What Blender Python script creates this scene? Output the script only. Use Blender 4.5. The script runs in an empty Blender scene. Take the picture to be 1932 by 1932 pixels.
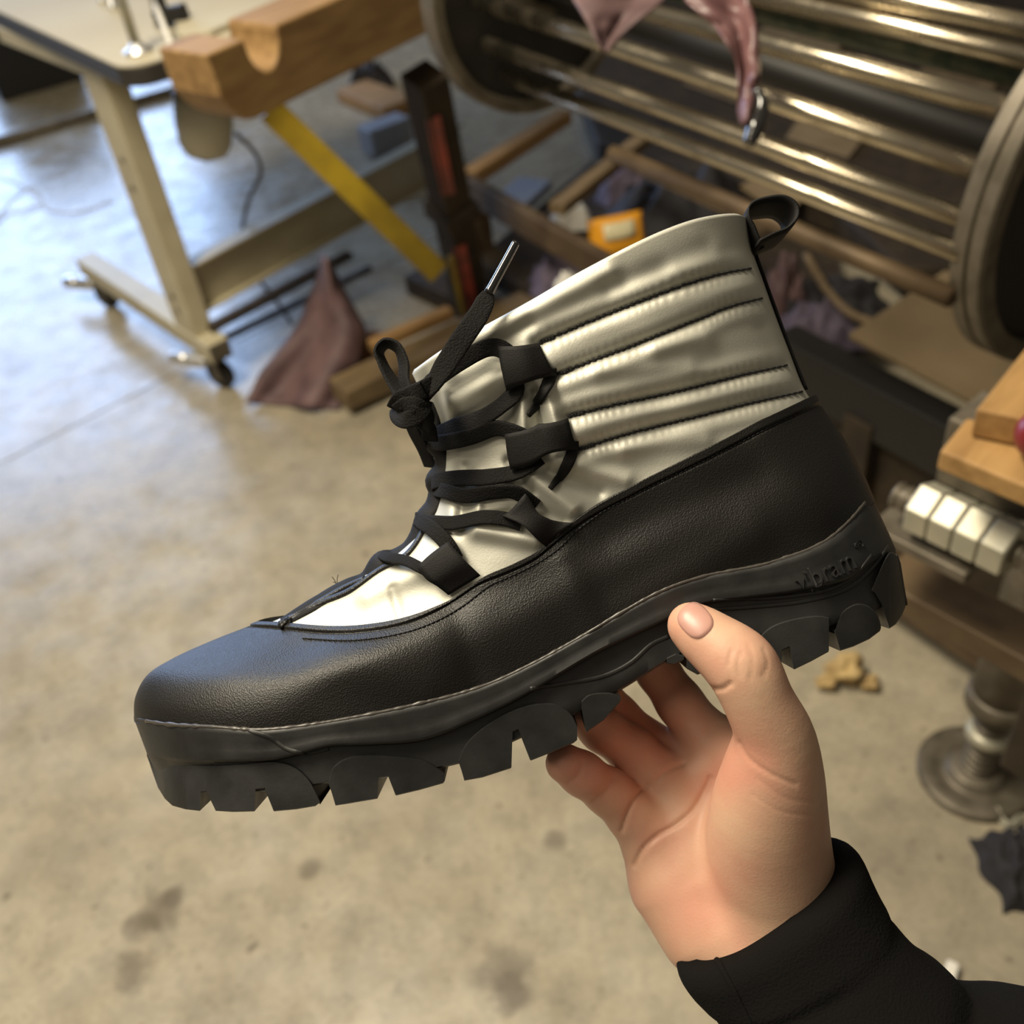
import bpy, bmesh, math, random
import numpy as np
from mathutils import Vector, Matrix, noise as mnoise
from mathutils.bvhtree import BVHTree

random.seed(7)
rng = np.random.default_rng(7)
SC = bpy.context.scene
COL = SC.collection

# ------------------------------------------------------------------ camera
FPX = 1900.0
CX = CY = 966.0
PITCH, ROLL, CAMH = math.radians(41), math.radians(8), 1.45
CF = np.array([0, math.cos(PITCH), -math.sin(PITCH)])
_R0 = np.array([1.0, 0, 0]); _U0 = np.array([0, math.sin(PITCH), math.cos(PITCH)])
CR = math.cos(ROLL) * _R0 - math.sin(ROLL) * _U0
CU = math.cos(ROLL) * _U0 + math.sin(ROLL) * _R0
CO = np.array([0, 0, CAMH])
cam = bpy.data.cameras.new('camera'); camo = bpy.data.objects.new('camera', cam); COL.objects.link(camo)
M = Matrix.Identity(4)
for i in range(3):
    M[i][0] = CR[i]; M[i][1] = CU[i]; M[i][2] = -CF[i]; M[i][3] = CO[i]
camo.matrix_world = M
cam.sensor_width = 36; cam.lens = 36 * FPX / 1932.0; cam.clip_start = 0.02
cam.dof.use_dof = True; cam.dof.focus_distance = 0.372; cam.dof.aperture_fstop = 9.0
SC.camera = camo

# ------------------------------------------------------------------ world, lights, exposure
SC.view_settings.view_transform = 'Standard'; SC.view_settings.look = 'None'
SC.view_settings.gamma = 1.0; SC.view_settings.use_curve_mapping = False
SC.view_settings.exposure = 0.0
W = bpy.data.worlds.new('world'); SC.world = W; W.use_nodes = True
W.node_tree.nodes['Background'].inputs[0].default_value = (1.0, 0.86, 0.66, 1)
W.node_tree.nodes['Background'].inputs[1].default_value = 0.13

def area(name, loc, target, sx, sy, power, col):
    l = bpy.data.lights.new(name, 'AREA'); l.shape = 'RECTANGLE'; l.size = sx; l.size_y = sy
    l.energy = power; l.color = col
    o = bpy.data.objects.new(name, l); COL.objects.link(o); o.location = loc
    o.rotation_euler = (Vector(target) - Vector(loc)).to_track_quat('-Z', 'Y').to_euler()
    return o
area('ceiling_lamp', (-1.05, 0.95, 3.3), (-0.5, 0.7, 0), 1.4, 0.7, 134, (1.0, 0.89, 0.69))
area('ceiling_lamp', (0.9, 1.6, 3.8), (0.5, 1.2, 0), 1.4, 0.4, 7, (1.0, 0.82, 0.55))
area('ceiling_lamp', (-1.7, -0.5, 3.6), (-0.6, 0.6, 0), 1.6, 0.5, 26, (1.0, 0.87, 0.66))
area('daylight_door', (-4.0, 7.6, 2.3), (-2.6, 2.0, 1.2), 4.0, 3.2, 370, (0.43, 0.62, 1.0))

# ------------------------------------------------------------------ helpers
def PD(x, y, d):
    return CO + d * (CF + CR * (x - CX) / FPX - CU * (y - CY) / FPX)
def PZ(x, y, z):
    r = CF + CR * (x - CX) / FPX - CU * (y - CY) / FPX
    return CO + r * ((z - CAMH) / r[2])
def toworld(X, Y, Z):            # camera metres (X right, Y down, Z depth)
    return CO + np.outer(np.ravel(X), CR) - np.outer(np.ravel(Y), CU) + np.outer(np.ravel(Z), CF)
def proj(P):
    v = np.asarray(P) - CO; d = v @ CF
    return CX + FPX * (v @ CR) / d, CY - FPX * (v @ CU) / d
def unit(v):
    v = np.asarray(v, float); return v / (np.linalg.norm(v) + 1e-12)
ZUP = np.array([0, 0, 1.0])

WL = {}
def tag(o, label=None, cat=None, group=None, kind=None):
    if label: o['label'] = label
    if cat: o['category'] = cat
    if group: o['group'] = group
    if kind: o['kind'] = kind
    return o
def empty(name, loc, label, cat, group=None):
    o = bpy.data.objects.new(name, None); COL.objects.link(o); o.location = loc
    o.empty_display_size = 0.05
    WL[o.name] = np.array(loc, float)
    return tag(o, label, cat, group)
def mesh(name, V, F, mat, parent=None, smooth=False, bevel=0, origin=None, seg=2):
    V = np.asarray(V, float)
    if parent is not None: org = WL[parent.name]
    elif origin is not None: org = np.asarray(origin, float)
    else: org = np.array([V[:, 0].mean(), V[:, 1].mean(), V[:, 2].min()])
    me = bpy.data.meshes.new(name)
    me.from_pydata((V - org).tolist(), [], [tuple(int(i) for i in f) for f in F])
    me.validate(); me.update()
    bm = bmesh.new(); bm.from_mesh(me); bmesh.ops.recalc_face_normals(bm, faces=bm.faces); bm.to_mesh(me); bm.free()
    if smooth: me.polygons.foreach_set('use_smooth', [True] * len(me.polygons))
    me.materials.append(mat)
    o = bpy.data.objects.new(name, me); COL.objects.link(o)
    if parent is not None: o.parent = parent
    else: o.location = org
    WL[o.name] = org
    if bevel:
        b = o.modifiers.new('bevel', 'BEVEL'); b.width = bevel; b.segments = seg; b.limit_method = 'ANGLE'; b.angle_limit = math.radians(35)
        if not smooth:
            me.polygons.foreach_set('use_smooth', [False] * len(me.polygons))
    return o
def merge(*parts):
    V = []; F = []; n = 0
    for v, f in parts:
        V.append(np.asarray(v, float)); F += [tuple(i + n for i in q) for q in f]; n += len(v)
    return np.vstack(V), F
BOXF = [(0, 1, 3, 2), (4, 6, 7, 5), (0, 4, 5, 1), (2, 3, 7, 6), (0, 2, 6, 4), (1, 5, 7, 3)]
def beam(p1, p2, w, h, up=ZUP):
    p1 = np.asarray(p1, float); p2 = np.asarray(p2, float)
    d = unit(p2 - p1); s = unit(np.cross(d, up)); u = np.cross(s, d)
    return np.array([p + s * a * w / 2 + u * b * h / 2 for p in (p1, p2) for a in (-1, 1) for b in (-1, 1)]), BOXF
def grid_faces(nr, nc, wrap=False, off=0):
    F = []
    for i in range(nr - 1):
        for j in range(nc if wrap else nc - 1):
            k = (j + 1) % nc
            F.append((off + i * nc + j, off + i * nc + k, off + (i + 1) * nc + k, off + (i + 1) * nc + j))
    return F
def catmull(P, n):
    P = np.asarray(P, float)
    if len(P) == 2: return P[0] + (P[1] - P[0]) * np.linspace(0, 1, n)[:, None]
    Q = np.vstack([2 * P[0] - P[1], P, 2 * P[-1] - P[-2]]); out = []
    for i in range(1, len(Q) - 2):
        p0, p1, p2, p3 = Q[i - 1], Q[i], Q[i + 1], Q[i + 2]
        t0 = 0; t1 = t0 + max(np.linalg.norm(p1 - p0), 1e-9) ** .5; t2 = t1 + max(np.linalg.norm(p2 - p1), 1e-9) ** .5; t3 = t2 + max(np.linalg.norm(p3 - p2), 1e-9) ** .5
        t = np.linspace(t1, t2, 40, endpoint=False)[:, None]
        A1 = (t1 - t) / (t1 - t0) * p0 + (t - t0) / (t1 - t0) * p1
        A2 = (t2 - t) / (t2 - t1) * p1 + (t - t1) / (t2 - t1) * p2
        A3 = (t3 - t) / (t3 - t2) * p2 + (t - t2) / (t3 - t2) * p3
        B1 = (t2 - t) / (t2 - t0) * A1 + (t - t0) / (t2 - t0) * A2
        B2 = (t3 - t) / (t3 - t1) * A2 + (t - t1) / (t3 - t1) * A3
        out.append((t2 - t) / (t2 - t1) * B1 + (t - t1) / (t2 - t1) * B2)
    out.append(P[-1:]); D = np.vstack(out)
    s = np.r_[0, np.cumsum(np.linalg.norm(np.diff(D, axis=0), axis=1))]; s /= s[-1]
    t = np.linspace(0, 1, n)
    return np.stack([np.interp(t, s, D[:, k]) for k in range(D.shape[1])], 1)
def tube(path, r, n=12, caps=True):
    P = np.asarray(path, float); m = len(P); r = np.broadcast_to(r, m)
    T = np.gradient(P, axis=0); T /= np.linalg.norm(T, axis=1)[:, None] + 1e-12
    a = unit(np.cross(T[0], [0.31, 0.52, 0.79])); V = []
    for i in range(m):
        a = unit(a - T[i] * (a @ T[i])); b = np.cross(T[i], a)
        for k in range(n):
            th = 2 * math.pi * k / n; V.append(P[i] + r[i] * (a * math.cos(th) + b * math.sin(th)))
    F = grid_faces(m, n, True)
    if caps: F += [tuple(range(n))[::-1], tuple((m - 1) * n + k for k in range(n))]
    return np.array(V), F
def ribbon(P, N, hw, ht, n=10, p=3.0):
    """flat band swept along P, N = facing normals, half width hw, half thickness ht"""
    P = np.asarray(P, float); m = len(P); hw = np.broadcast_to(hw, m); ht = np.broadcast_to(ht, m)
    T = np.gradient(P, axis=0); T /= np.linalg.norm(T, axis=1)[:, None] + 1e-12
    V = []
    for i in range(m):
        s = unit(np.cross(T[i], N[i])); u = np.cross(s, T[i])
        for k in range(n):
            th = 2 * math.pi * (k + .5) / n; c, q = math.cos(th), math.sin(th)
            V.append(P[i] + s * hw[i] * math.copysign(abs(c) ** (2 / p), c) + u * ht[i] * math.copysign(abs(q) ** (2 / p), q))
    F = grid_faces(m, n, True) + [tuple(range(n))[::-1], tuple((m - 1) * n + k for k in range(n))]
    return np.array(V), F
def lathe(prof, base, axis, n=32, ref=None):
    axis = unit(axis); a = unit(np.cross(axis, ref if ref is not None else [0.3, 0.9, 0.2])); b = np.cross(axis, a); V = []
    for r, h in prof:
        for k in range(n):
            th = 2 * math.pi * k / n; V.append(np.asarray(base) + axis * h + r * (a * math.cos(th) + b * math.sin(th)))
    F = grid_faces(len(prof), n, True)
    F += [tuple(range(n))[::-1], tuple((len(prof) - 1) * n + k for k in range(n))]
    return np.array(V), F
def prism(poly, off):
    P = np.asarray(poly, float); n = len(P)
    return np.vstack([P, P + np.asarray(off)]), [tuple(range(n)), tuple(range(2 * n - 1, n - 1, -1))] + [(i, (i + 1) % n, n + (i + 1) % n, n + i) for i in range(n)]
def nz(p, s, seed=0):
    return mnoise.noise(Vector((p[0] * s + seed * 7.3, p[1] * s - seed * 3.1, p[2] * s + seed)))

# ------------------------------------------------------------------ materials
def mat(name, col, rough=.5, metal=0., col2=None, nscale=8., nmix=(.35, .65), bump=0., bscale=200., bdist=.001, detail=4., spec=.5, sss=0., coat=0., stretch=None, rough2=None, voro=0., trans=0., ang=0.):
    m = bpy.data.materials.new(name); m.use_nodes = True
    N = m.node_tree.nodes; L = m.node_tree.links; b = N['Principled BSDF']
    b.inputs['Base Color'].default_value = (*col, 1); b.inputs['Roughness'].default_value = rough; b.inputs['Metallic'].default_value = metal
    b.inputs['Specular IOR Level'].default_value = spec
    b.inputs['Coat Weight'].default_value = coat; b.inputs['Transmission Weight'].default_value = trans
    if sss:
        b.inputs['Subsurface Weight'].default_value = sss; b.inputs['Subsurface Radius'].default_value = (1, .35, .2); b.inputs['Subsurface Scale'].default_value = .004
    tc = N.new('ShaderNodeTexCoord'); vec = tc.outputs['Object']
    if stretch:
        mp = N.new('ShaderNodeMapping'); mp.vector_type = 'TEXTURE'; mp.inputs['Rotation'].default_value = (0, 0, ang); mp.inputs['Scale'].default_value = [1 / q for q in stretch]; L.new(vec, mp.inputs[0]); vec = mp.outputs[0]
    if col2:
        n = N.new('ShaderNodeTexNoise'); n.inputs['Scale'].default_value = nscale; n.inputs['Detail'].default_value = detail; L.new(vec, n.inputs['Vector'])
        r = N.new('ShaderNodeValToRGB'); r.color_ramp.elements[0].position = nmix[0]; r.color_ramp.elements[1].position = nmix[1]
        r.color_ramp.elements[0].color = (*col, 1); r.color_ramp.elements[1].color = (*col2, 1)
        L.new(n.outputs['Fac'], r.inputs[0]); L.new(r.outputs[0], b.inputs['Base Color'])
        if rough2 is not None:
            mr = N.new('ShaderNodeMapRange'); mr.inputs['From Min'].default_value = nmix[0]; mr.inputs['From Max'].default_value = nmix[1]
            mr.inputs['To Min'].default_value = rough; mr.inputs['To Max'].default_value = rough2
            L.new(n.outputs['Fac'], mr.inputs['Value']); L.new(mr.outputs[0], b.inputs['Roughness'])
    if bump:
        if voro:
            n2 = N.new('ShaderNodeTexVoronoi'); n2.inputs['Scale'].default_value = bscale; out = n2.outputs['Distance']
        else:
            n2 = N.new('ShaderNodeTexNoise'); n2.inputs['Scale'].default_value = bscale; n2.inputs['Detail'].default_value = 3; out = n2.outputs['Fac']
        L.new(vec, n2.inputs['Vector'])
        bp = N.new('ShaderNodeBump'); bp.inputs['Strength'].default_value = bump; bp.inputs['Distance'].default_value = bdist
        L.new(out, bp.inputs['Height']); L.new(bp.outputs[0], b.inputs['Normal'])
    return m
MT = {}
WANG = math.radians(40)
MT['silver'] = mat('silver_fabric', (.61, .605, .535), .62, .70, bump=.16, bscale=1300, bdist=.0004)
MT['leather'] = mat('black_leather', (.0068, .0062, .0056), .46, 0, bump=.45, bscale=1650, bdist=.0003, voro=1, spec=.40)
MT['rubber'] = mat('black_rubber', (.0125, .0128, .013), .40, 0, col2=(.020, .0205, .021), nscale=60, bump=.12, bscale=700, bdist=.0004, rough2=.56, spec=.5)
MT['rubber_tex'] = mat('textured_rubber', (.014, .0145, .015), .5, 0, bump=.6, bscale=1400, bdist=.0005)
MT['lace'] = mat('black_lace', (.0055, .005, .005), .8, 0, bump=.7, bscale=1500, bdist=.0007, spec=.22)
MT['webbing'] = mat('black_webbing', (.006, .0055, .0055), .68, 0, bump=.4, bscale=2000, bdist=.0004, spec=.25)
MT['thread'] = mat('black_thread', (.010, .010, .012), .6)
MT['glue'] = mat('cement_residue', (.05, .045, .04), .35)
MT['lining'] = mat('pale_lining', (.42, .34, .29), .9, bump=.4, bscale=900, bdist=.0008)
MT['aglet'] = mat('clear_aglet', (.015, .014, .014), .10, 0, spec=.7, coat=.8)
MT['skin'] = mat('skin', (.585, .385, .265), .50, 0, col2=(.55, .30, .215), nscale=45, nmix=(.38, .7), bump=.16, bscale=1000, bdist=.0005, sss=.15, spec=.35)
MT['nail'] = mat('fingernail', (.47, .26, .215), .36, 0, sss=.1, spec=.4)
MT['sweat'] = mat('black_sweatshirt', (.0045, .0042, .0042), .95, 0, bump=.6, bscale=1000, bdist=.0009, spec=.1)
MT['laminate'] = mat('table_laminate', (.44, .39, .28), .75, 0, col2=(.48, .44, .33), nscale=3, spec=.15)
MT['edge'] = mat('dark_edge_band', (.030, .026, .022), .5)
MT['cream'] = mat('cream_steel', (.50, .45, .31), .5, 0, col2=(.43, .38, .26), nscale=12)
MT['dark'] = mat('dark_steel', (.030, .023, .016), .7, 0, col2=(.05, .036, .022), nscale=20, spec=.25)
MT['black'] = mat('black_matter', (.010, .009, .008), .6)
MT['rust'] = mat('brown_steel', (.085, .055, .030), .55, .35, col2=(.14, .095, .05), nscale=15)
MT['chrome'] = mat('worn_chrome', (.62, .55, .42), .24, 1., col2=(.30, .24, .16), nscale=22, nmix=(.5, .8), rough2=.45)
MT['green'] = mat('corroded_rod', (.16, .17, .12), .4, .6, col2=(.07, .10, .08), nscale=40)
MT['bright'] = mat('bright_steel', (.80, .80, .80), .42, 1.)
MT['zinc'] = mat('zinc_plated', (.46, .43, .33), .42, .35, col2=(.38, .365, .29), nscale=30)
MT['iron'] = mat('cast_iron', (.17, .145, .11), .5, .45, col2=(.10, .085, .06), nscale=30)
MT['wood'] = mat('timber', (.24, .135, .05), .62, 0, col2=(.36, .22, .085), nscale=5, stretch=(1, 9, 9), ang=WANG, bump=.2, bscale=40, bdist=.002)
MT['pine'] = mat('pine_wood', (.40, .235, .085), .6, 0, col2=(.27, .15, .05), nscale=8, stretch=(1, 8, 8), ang=WANG, bump=.2, bscale=60, bdist=.002)
MT['oldwood'] = mat('old_plank', (.19, .13, .065), .7, 0, col2=(.11, .075, .036), nscale=7, stretch=(1, 8, 8), ang=WANG)
MT['card'] = mat('cardboard', (.25, .18, .095), .75, 0, col2=(.19, .135, .07), nscale=6)
MT['yellow'] = mat('yellow_paint', (.42, .29, .018), .45, 0, col2=(.28, .19, .015), nscale=9)
MT['red'] = mat('red_paint', (.30, .045, .025), .5, 0, col2=(.16, .03, .02), nscale=18)
MT['grey'] = mat('grey_plastic', (.52, .49, .38), .5)
MT['purple'] = mat('mauve_leather', (.17, .085, .085), .38, 0, col2=(.11, .05, .055), nscale=18, bump=.3, bscale=120, bdist=.002)
MT['pink'] = mat('dusty_suede', (.14, .082, .082), .65, 0, col2=(.075, .042, .045), nscale=14)
MT['brownl'] = mat('brown_leather', (.20, .085, .03), .55, 0, col2=(.12, .05, .02), nscale=14)
MT['orange'] = mat('orange_film', (.75, .33, .02), .22, 0, coat=.6)
MT['film'] = mat('clear_film', (.65, .58, .36), .15, 0, coat=1., spec=.8)
MT['lilac'] = mat('lilac_cloth', (.15, .12, .17), .8, 0, col2=(.08, .065, .10), nscale=20)
MT['white'] = mat('white_paper', (.72, .69, .62), .7)
MT['foam'] = mat('tan_foam', (.50, .36, .16), .8, 0, col2=(.34, .23, .10), nscale=30)
MT['blue'] = mat('pale_blue_card', (.30, .32, .36), .6)
MT['cord'] = mat('grey_cord', (.10, .09, .07), .55)
MT['redknob'] = mat('red_knob', (.16, .014, .014), .35)
MT['blackcloth'] = mat('black_cloth', (.012, .011, .013), .8, 0, col2=(.02, .018, .022), nscale=20)

def floor_material():
    m = bpy.data.materials.new('concrete'); m.use_nodes = True
    N = m.node_tree.nodes; L = m.node_tree.links; b = N['Principled BSDF']
    tc = N.new('ShaderNodeTexCoord'); vec = tc.outputs['Object']
    def noise(s, d, rgh=.6):
        n = N.new('ShaderNodeTexNoise'); n.inputs['Scale'].default_value = s; n.inputs['Detail'].default_value = d; n.inputs['Roughness'].default_value = rgh
        L.new(vec, n.inputs['Vector']); return n.outputs['Fac']
    def ramp(x, stops):
        r = N.new('ShaderNodeValToRGB'); e = r.color_ramp.elements
        e[0].position, e[0].color = stops[0][0], (*stops[0][1], 1); e[1].position, e[1].color = stops[1][0], (*stops[1][1], 1)
        for p, c in stops[2:]:
            q = e.new(p); q.color = (*c, 1)
        L.new(x, r.inputs[0]); return r.outputs[0]
    def mix(a, b_, f, typ='MIX'):
        x = N.new('ShaderNodeMix'); x.data_type = 'RGBA'; x.blend_type = typ
        L.new(a, x.inputs[6]); L.new(b_, x.inputs[7])
        if isinstance(f, float): x.inputs[0].default_value = f
        else: L.new(f, x.inputs[0])
        return x.outputs[2]
    base = ramp(noise(2.2, 6), [(.30, (.27, .237, .178)), (.72, (.42, .38, .292)), (.5, (.345, .306, .228))])
    mott = ramp(noise(14, 8, .7), [(.34, (.80, .80, .80)), (.58, (1.08, 1.06, 1.03))])
    c = mix(base, mott, 1.0, 'MULTIPLY')
    fine = ramp(noise(90, 4, .7), [(.3, (.86, .86, .86)), (.7, (1.08, 1.08, 1.08))])
    c = mix(c, fine, 1.0, 'MULTIPLY')
    spots = ramp(noise(26, 2, .5), [(.70, (1, 1, 1)), (.76, (.40, .38, .36))])
    c = mix(c, spots, .85, 'MULTIPLY')
    spots2 = ramp(noise(55, 2, .5), [(.30, (.62, .60, .58)), (.36, (1, 1, 1))])
    c = mix(c, spots2, .6, 'MULTIPLY')
    # grease marks at their own places
    for (px_, py_, rr) in ((300, 1715, .040), (268, 1745, .030), (252, 1830, .035), (322, 1695, .022), (950, 1840, .05), (1047, 1582, .022), (585, 1640, .02), (965, 1870, .035)):
        q = PZ(px_, py_, 0)
        d = N.new('ShaderNodeVectorMath'); d.operation = 'DISTANCE'; d.inputs[1].default_value = q
        L.new(vec, d.inputs[0])
        wob = N.new('ShaderNodeMath'); wob.operation = 'MULTIPLY_ADD'; wob.inputs[1].default_value = rr * 1.6; L.new(noise(30, 3), wob.inputs[0]); L.new(d.outputs['Value'], wob.inputs[2])
        mr = N.new('ShaderNodeMapRange'); mr.interpolation_type = 'SMOOTHSTEP'; mr.inputs['From Min'].default_value = rr * 1.2; mr.inputs['From Max'].default_value = rr * 2.0
        mr.inputs['To Min'].default_value = .62; mr.inputs['To Max'].default_value = 0.; L.new(wob.outputs[0], mr.inputs['Value'])
        dk = N.new('ShaderNodeRGB'); dk.outputs[0].default_value = (.11, .09, .065, 1)
        c = mix(c, dk.outputs[0], mr.outputs[0])
    L.new(c, b.inputs['Base Color'])
    rg = N.new('ShaderNodeMapRange'); rg.inputs['From Min'].default_value = .35; rg.inputs['From Max'].default_value = .65; rg.inputs['To Min'].default_value = .17; rg.inputs['To Max'].default_value = .36
    L.new(noise(9, 6, .65), rg.inputs['Value']); L.new(rg.outputs[0], b.inputs['Roughness'])
    b.inputs['Specular IOR Level'].default_value = .55
    bp = N.new('ShaderNodeBump'); bp.inputs['Strength'].default_value = .12; bp.inputs['Distance'].default_value = .002
    L.new(noise(40, 5), bp.inputs['Height']); L.new(bp.outputs[0], b.inputs['Normal'])
    return m
MT['floor'] = floor_material()

# ------------------------------------------------------------------ the setting
j1, j2 = PZ(-200, 978, 0), PZ(330, 705, 0)
jd = unit(j2 - j1); jn = np.array([-jd[1], jd[0], 0])
def slab(sign):
    a0 = j1 - jd * 9 + jn * .003 * sign; a1 = j1 + jd * 9 + jn * .003 * sign
    P = np.array([a0, a1, a1 + jn * 9 * sign, a0 + jn * 9 * sign]); P[:, 2] = 0
    return prism(P, (0, 0, -.1))
V, F = merge(slab(1), slab(-1), beam(j1 - jd * 9 + [0, 0, -.05], j1 + jd * 9 + [0, 0, -.05], .02, .09))
tag(mesh('floor', V, F, MT['floor'], origin=(0, 0, 0)), 'mottled sealed concrete workshop floor with dark stains', kind='structure')

MT['wall'] = mat('painted_block', (.34, .31, .25), .8, 0, col2=(.28, .255, .205), nscale=2)
def wbox(x0, x1, y0, y1, z0, z1):
    return prism([(x0, y0, z0), (x1, y0, z0), (x1, y1, z0), (x0, y1, z0)], (0, 0, z1 - z0))
V, F = merge(wbox(-9, -6.3, 7.75, 7.95, 0, 4.6), wbox(-1.7, 7, 7.75, 7.95, 0, 4.6), wbox(-6.3, -1.7, 7.75, 7.95, 4.1, 4.6))
tag(mesh('wall_back', V, F, MT['wall'], origin=(0, 7.85, 0)), 'beige workshop wall with a wide open daylight doorway', kind='structure')
V, F = wbox(6.0, 6.2, -4, 7.75, 0, 4.6); tag(mesh('wall_right', V, F, MT['wall']), 'plain beige workshop wall on the right', kind='structure')

# ================================================================== BOOT
D = 0.41
def cam_from_px(px, py, w):
    s = (D - w) / FPX
    return (px - CX) * s, (py - CY) * s
def crv(pts): 
    Dn = catmull(pts, 400)
    return lambda t: np.stack([np.interp(t, np.linspace(0, 1, 400), Dn[:, k]) for k in (0, 1)], -1)
Bc = crv([(1642, 947), (1600, 990), (1548, 1030), (1450, 1066), (1330, 1090), (1250, 1118), (1100, 1203), (1000, 1258), (900, 1302), (700, 1350), (500, 1378), (400, 1374), (320, 1370), (262, 1358)])
Tc = crv([(1412, 412), (1395, 406), (1330, 413), (1250, 440), (1100, 515), (1000, 573), (900, 628), (830, 668), (778, 705)])
Hc = crv([(1642, 947), (1622, 900), (1590, 840), (1545, 775), (1518, 735), (1490, 665), (1465, 600), (1440, 530), (1418, 465), (1412, 412)])
Fc = crv([(262, 1358), (264, 1318), (284, 1280), (330, 1250), (400, 1218), (530, 1166), (620, 1118), (700, 1072), (760, 1030), (808, 970), (828, 900), (830, 840), (812, 780), (778, 705)])
def tab(x, xs, ys):
    g = np.linspace(0, 1, 201); y = np.interp(g, xs, ys)
    k = np.exp(-np.linspace(-2, 2, 31) ** 2); k /= k.sum()
    y = np.convolve(np.pad(y, 15, mode='edge'), k, 'valid'); return np.interp(x, g, y)
def cap(u, e0, e1, p=2.2):
    a = np.clip(u / e0, 0, 1); b = np.clip((1 - u) / e1, 0, 1)
    return ((1 - (1 - a) ** p) ** (1 / p)) * ((1 - (1 - b) ** p) ** (1 / p))
def wsole_u(u):
    return tab(u, [0, .1, .25, .4, .55, .7, .8, .9, 1], [.034, .035, .036, .037, .041, .0465, .048, .047, .044])
def sstep(a, b, x):
    t = np.clip((x - a) / (b - a), 0, 1); return t * t * (3 - 2 * t)
STITCH = [  # four seams across the shaft, pixel polylines
    [(1016, 648), (1100, 612), (1200, 572), (1300, 535), (1370, 515), (1422, 506)],
    [(1050, 708), (1120, 680), (1200, 650), (1300, 610), (1380, 578), (1442, 562)],
    [(1070, 786), (1160, 764), (1280, 738), (1400, 708), (1490, 688)],
    [(1090, 848), (1180, 820), (1300, 790), (1420, 760), (1518, 738)]]
STC = [catmull(s, 120) for s in STITCH]
FOLDS = [  # ridges and creases of the soft shaft: x1,y1,x2,y2,amp(m),sigma(px)
    (840, 900, 850, 990, .0030, 12), (880, 880, 868, 1000, -.0022, 9), (905, 900, 900, 980, .0020, 10),
    (850, 760, 985, 690, .0022, 16), (860, 800, 960, 745, -.0020, 11), (840, 740, 860, 860, .0022, 13),
    (985, 760, 990, 860, .0030, 13), (1030, 740, 1050, 800, .0030, 14), (1010, 740, 1020, 800, -.0028, 9), (960, 870, 1000, 930, -.0020, 10),
    (1005, 900, 1080, 960, .0028, 15), (1035, 890, 1130, 930, -.0018, 12), (1050, 870, 1180, 905, .0018, 16), (1010, 955, 1060, 985, -.0018, 10),
    (900, 1000, 1010, 1020, .0030, 16), (900, 980, 960, 970, -.0022, 9), (690, 1120, 830, 1060, .0022, 22), (740, 1110, 760, 1180, -.0012, 10),
    (1240, 660, 1330, 640, .0016, 22), (1130, 700, 1300, 690, .0012, 20), (1180, 850, 1330, 830, .0012, 18), (1350, 470, 1280, 500, .0014, 25),
    (900, 640, 1150, 510, .0022, 20), (870, 690, 1000, 610, -.0014, 14), (1150, 545, 1330, 470, -.0012, 20), (1440, 620, 1475, 680, -.0014, 16)]
LEDGE = catmull([(1526, 752), (1480, 772), (1400, 812), (1300, 862), (1200, 912), (1120, 955), (1078, 985), (1030, 1030), (960, 1068), (915, 1088), (860, 1130), (800, 1162), (740, 1180), (660, 1190), (590, 1187), (527, 1183)], 400)
def segd(px, py, x1, y1, x2, y2):
    dx, dy = x2 - x1, y2 - y1; t = np.clip(((px - x1) * dx + (py - y1) * dy) / (dx * dx + dy * dy), 0, 1)
    return np.hypot(px - x1 - t * dx, py - y1 - t * dy)
def polyd(px, py, C):
    d = np.full(px.shape, 1e9)
    for i in range(len(C) - 1): d = np.minimum(d, segd(px, py, *C[i], *C[i + 1]))
    return d
def upper_px(u, v):
    B, T, H, Fr = Bc(u), Tc(u), Hc(v), Fc(v)
    c00, c10, c01, c11 = Bc(0.), Bc(1.), Tc(0.), Tc(1.)
    u_, v_ = u[..., None], v[..., None]
    S = (1 - v_) * B + v_ * T + (1 - u_) * H + u_ * Fr - ((1 - u_) * (1 - v_) * c00 + u_ * (1 - v_) * c10 + (1 - u_) * v_ * c01 + u_ * v_ * c11)
    return S
def upper_w(u, v):
    wm = tab(u, [0, .25, .6, .8, 1], [.035, .036, .036, .034, .032])
    w = wsole_u(u) * (1 - sstep(0, .36, v)) + wm * sstep(0, .36, v)
    w = w + (.046 - w) * sstep(.36, 1, v)
    e0 = .12 + .30 * sstep(0, 1, v); e1 = .20 + .30 * sstep(0, .30, v)
    # soft swell of the toe and counter
    w = w + .0015 * np.exp(-((v - .13) / .10) ** 2)
    return w * cap(u, e0, e1)
def ringgrid(n):
    s = np.linspace(0, 1, n); return .5 * (1 - np.cos(math.pi * s))
def vnormals(V, F):
    F = np.asarray(F); a = V[F[:, 2]] - V[F[:, 0]]; b = V[F[:, 3]] - V[F[:, 1]]
    n = np.cross(a, b); N = np.zeros_like(V)
    for k in range(4): np.add.at(N, F[:, k], n)
    return N / (np.linalg.norm(N, axis=1)[:, None] + 1e-15)
def shell(px, py, w):
    """near-side arrays (rows, cols heel->front) to a closed ring grid in world space"""
    X, Y = cam_from_px(px, py, w)
    nr, nc = px.shape
    Xa = np.concatenate([X, X[:, -2:0:-1]], 1); Ya = np.concatenate([Y, Y[:, -2:0:-1]], 1); Za = np.concatenate([D - w, (D + w)[:, -2:0:-1]], 1)
    return toworld(Xa, Ya, Za), grid_faces(nr, Xa.shape[1], True), Xa.shape[1]
def outward(V, F, N):
    c = V.mean(0); s = np.sum(N * (V - c)); return N if s > 0 else -N

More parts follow.
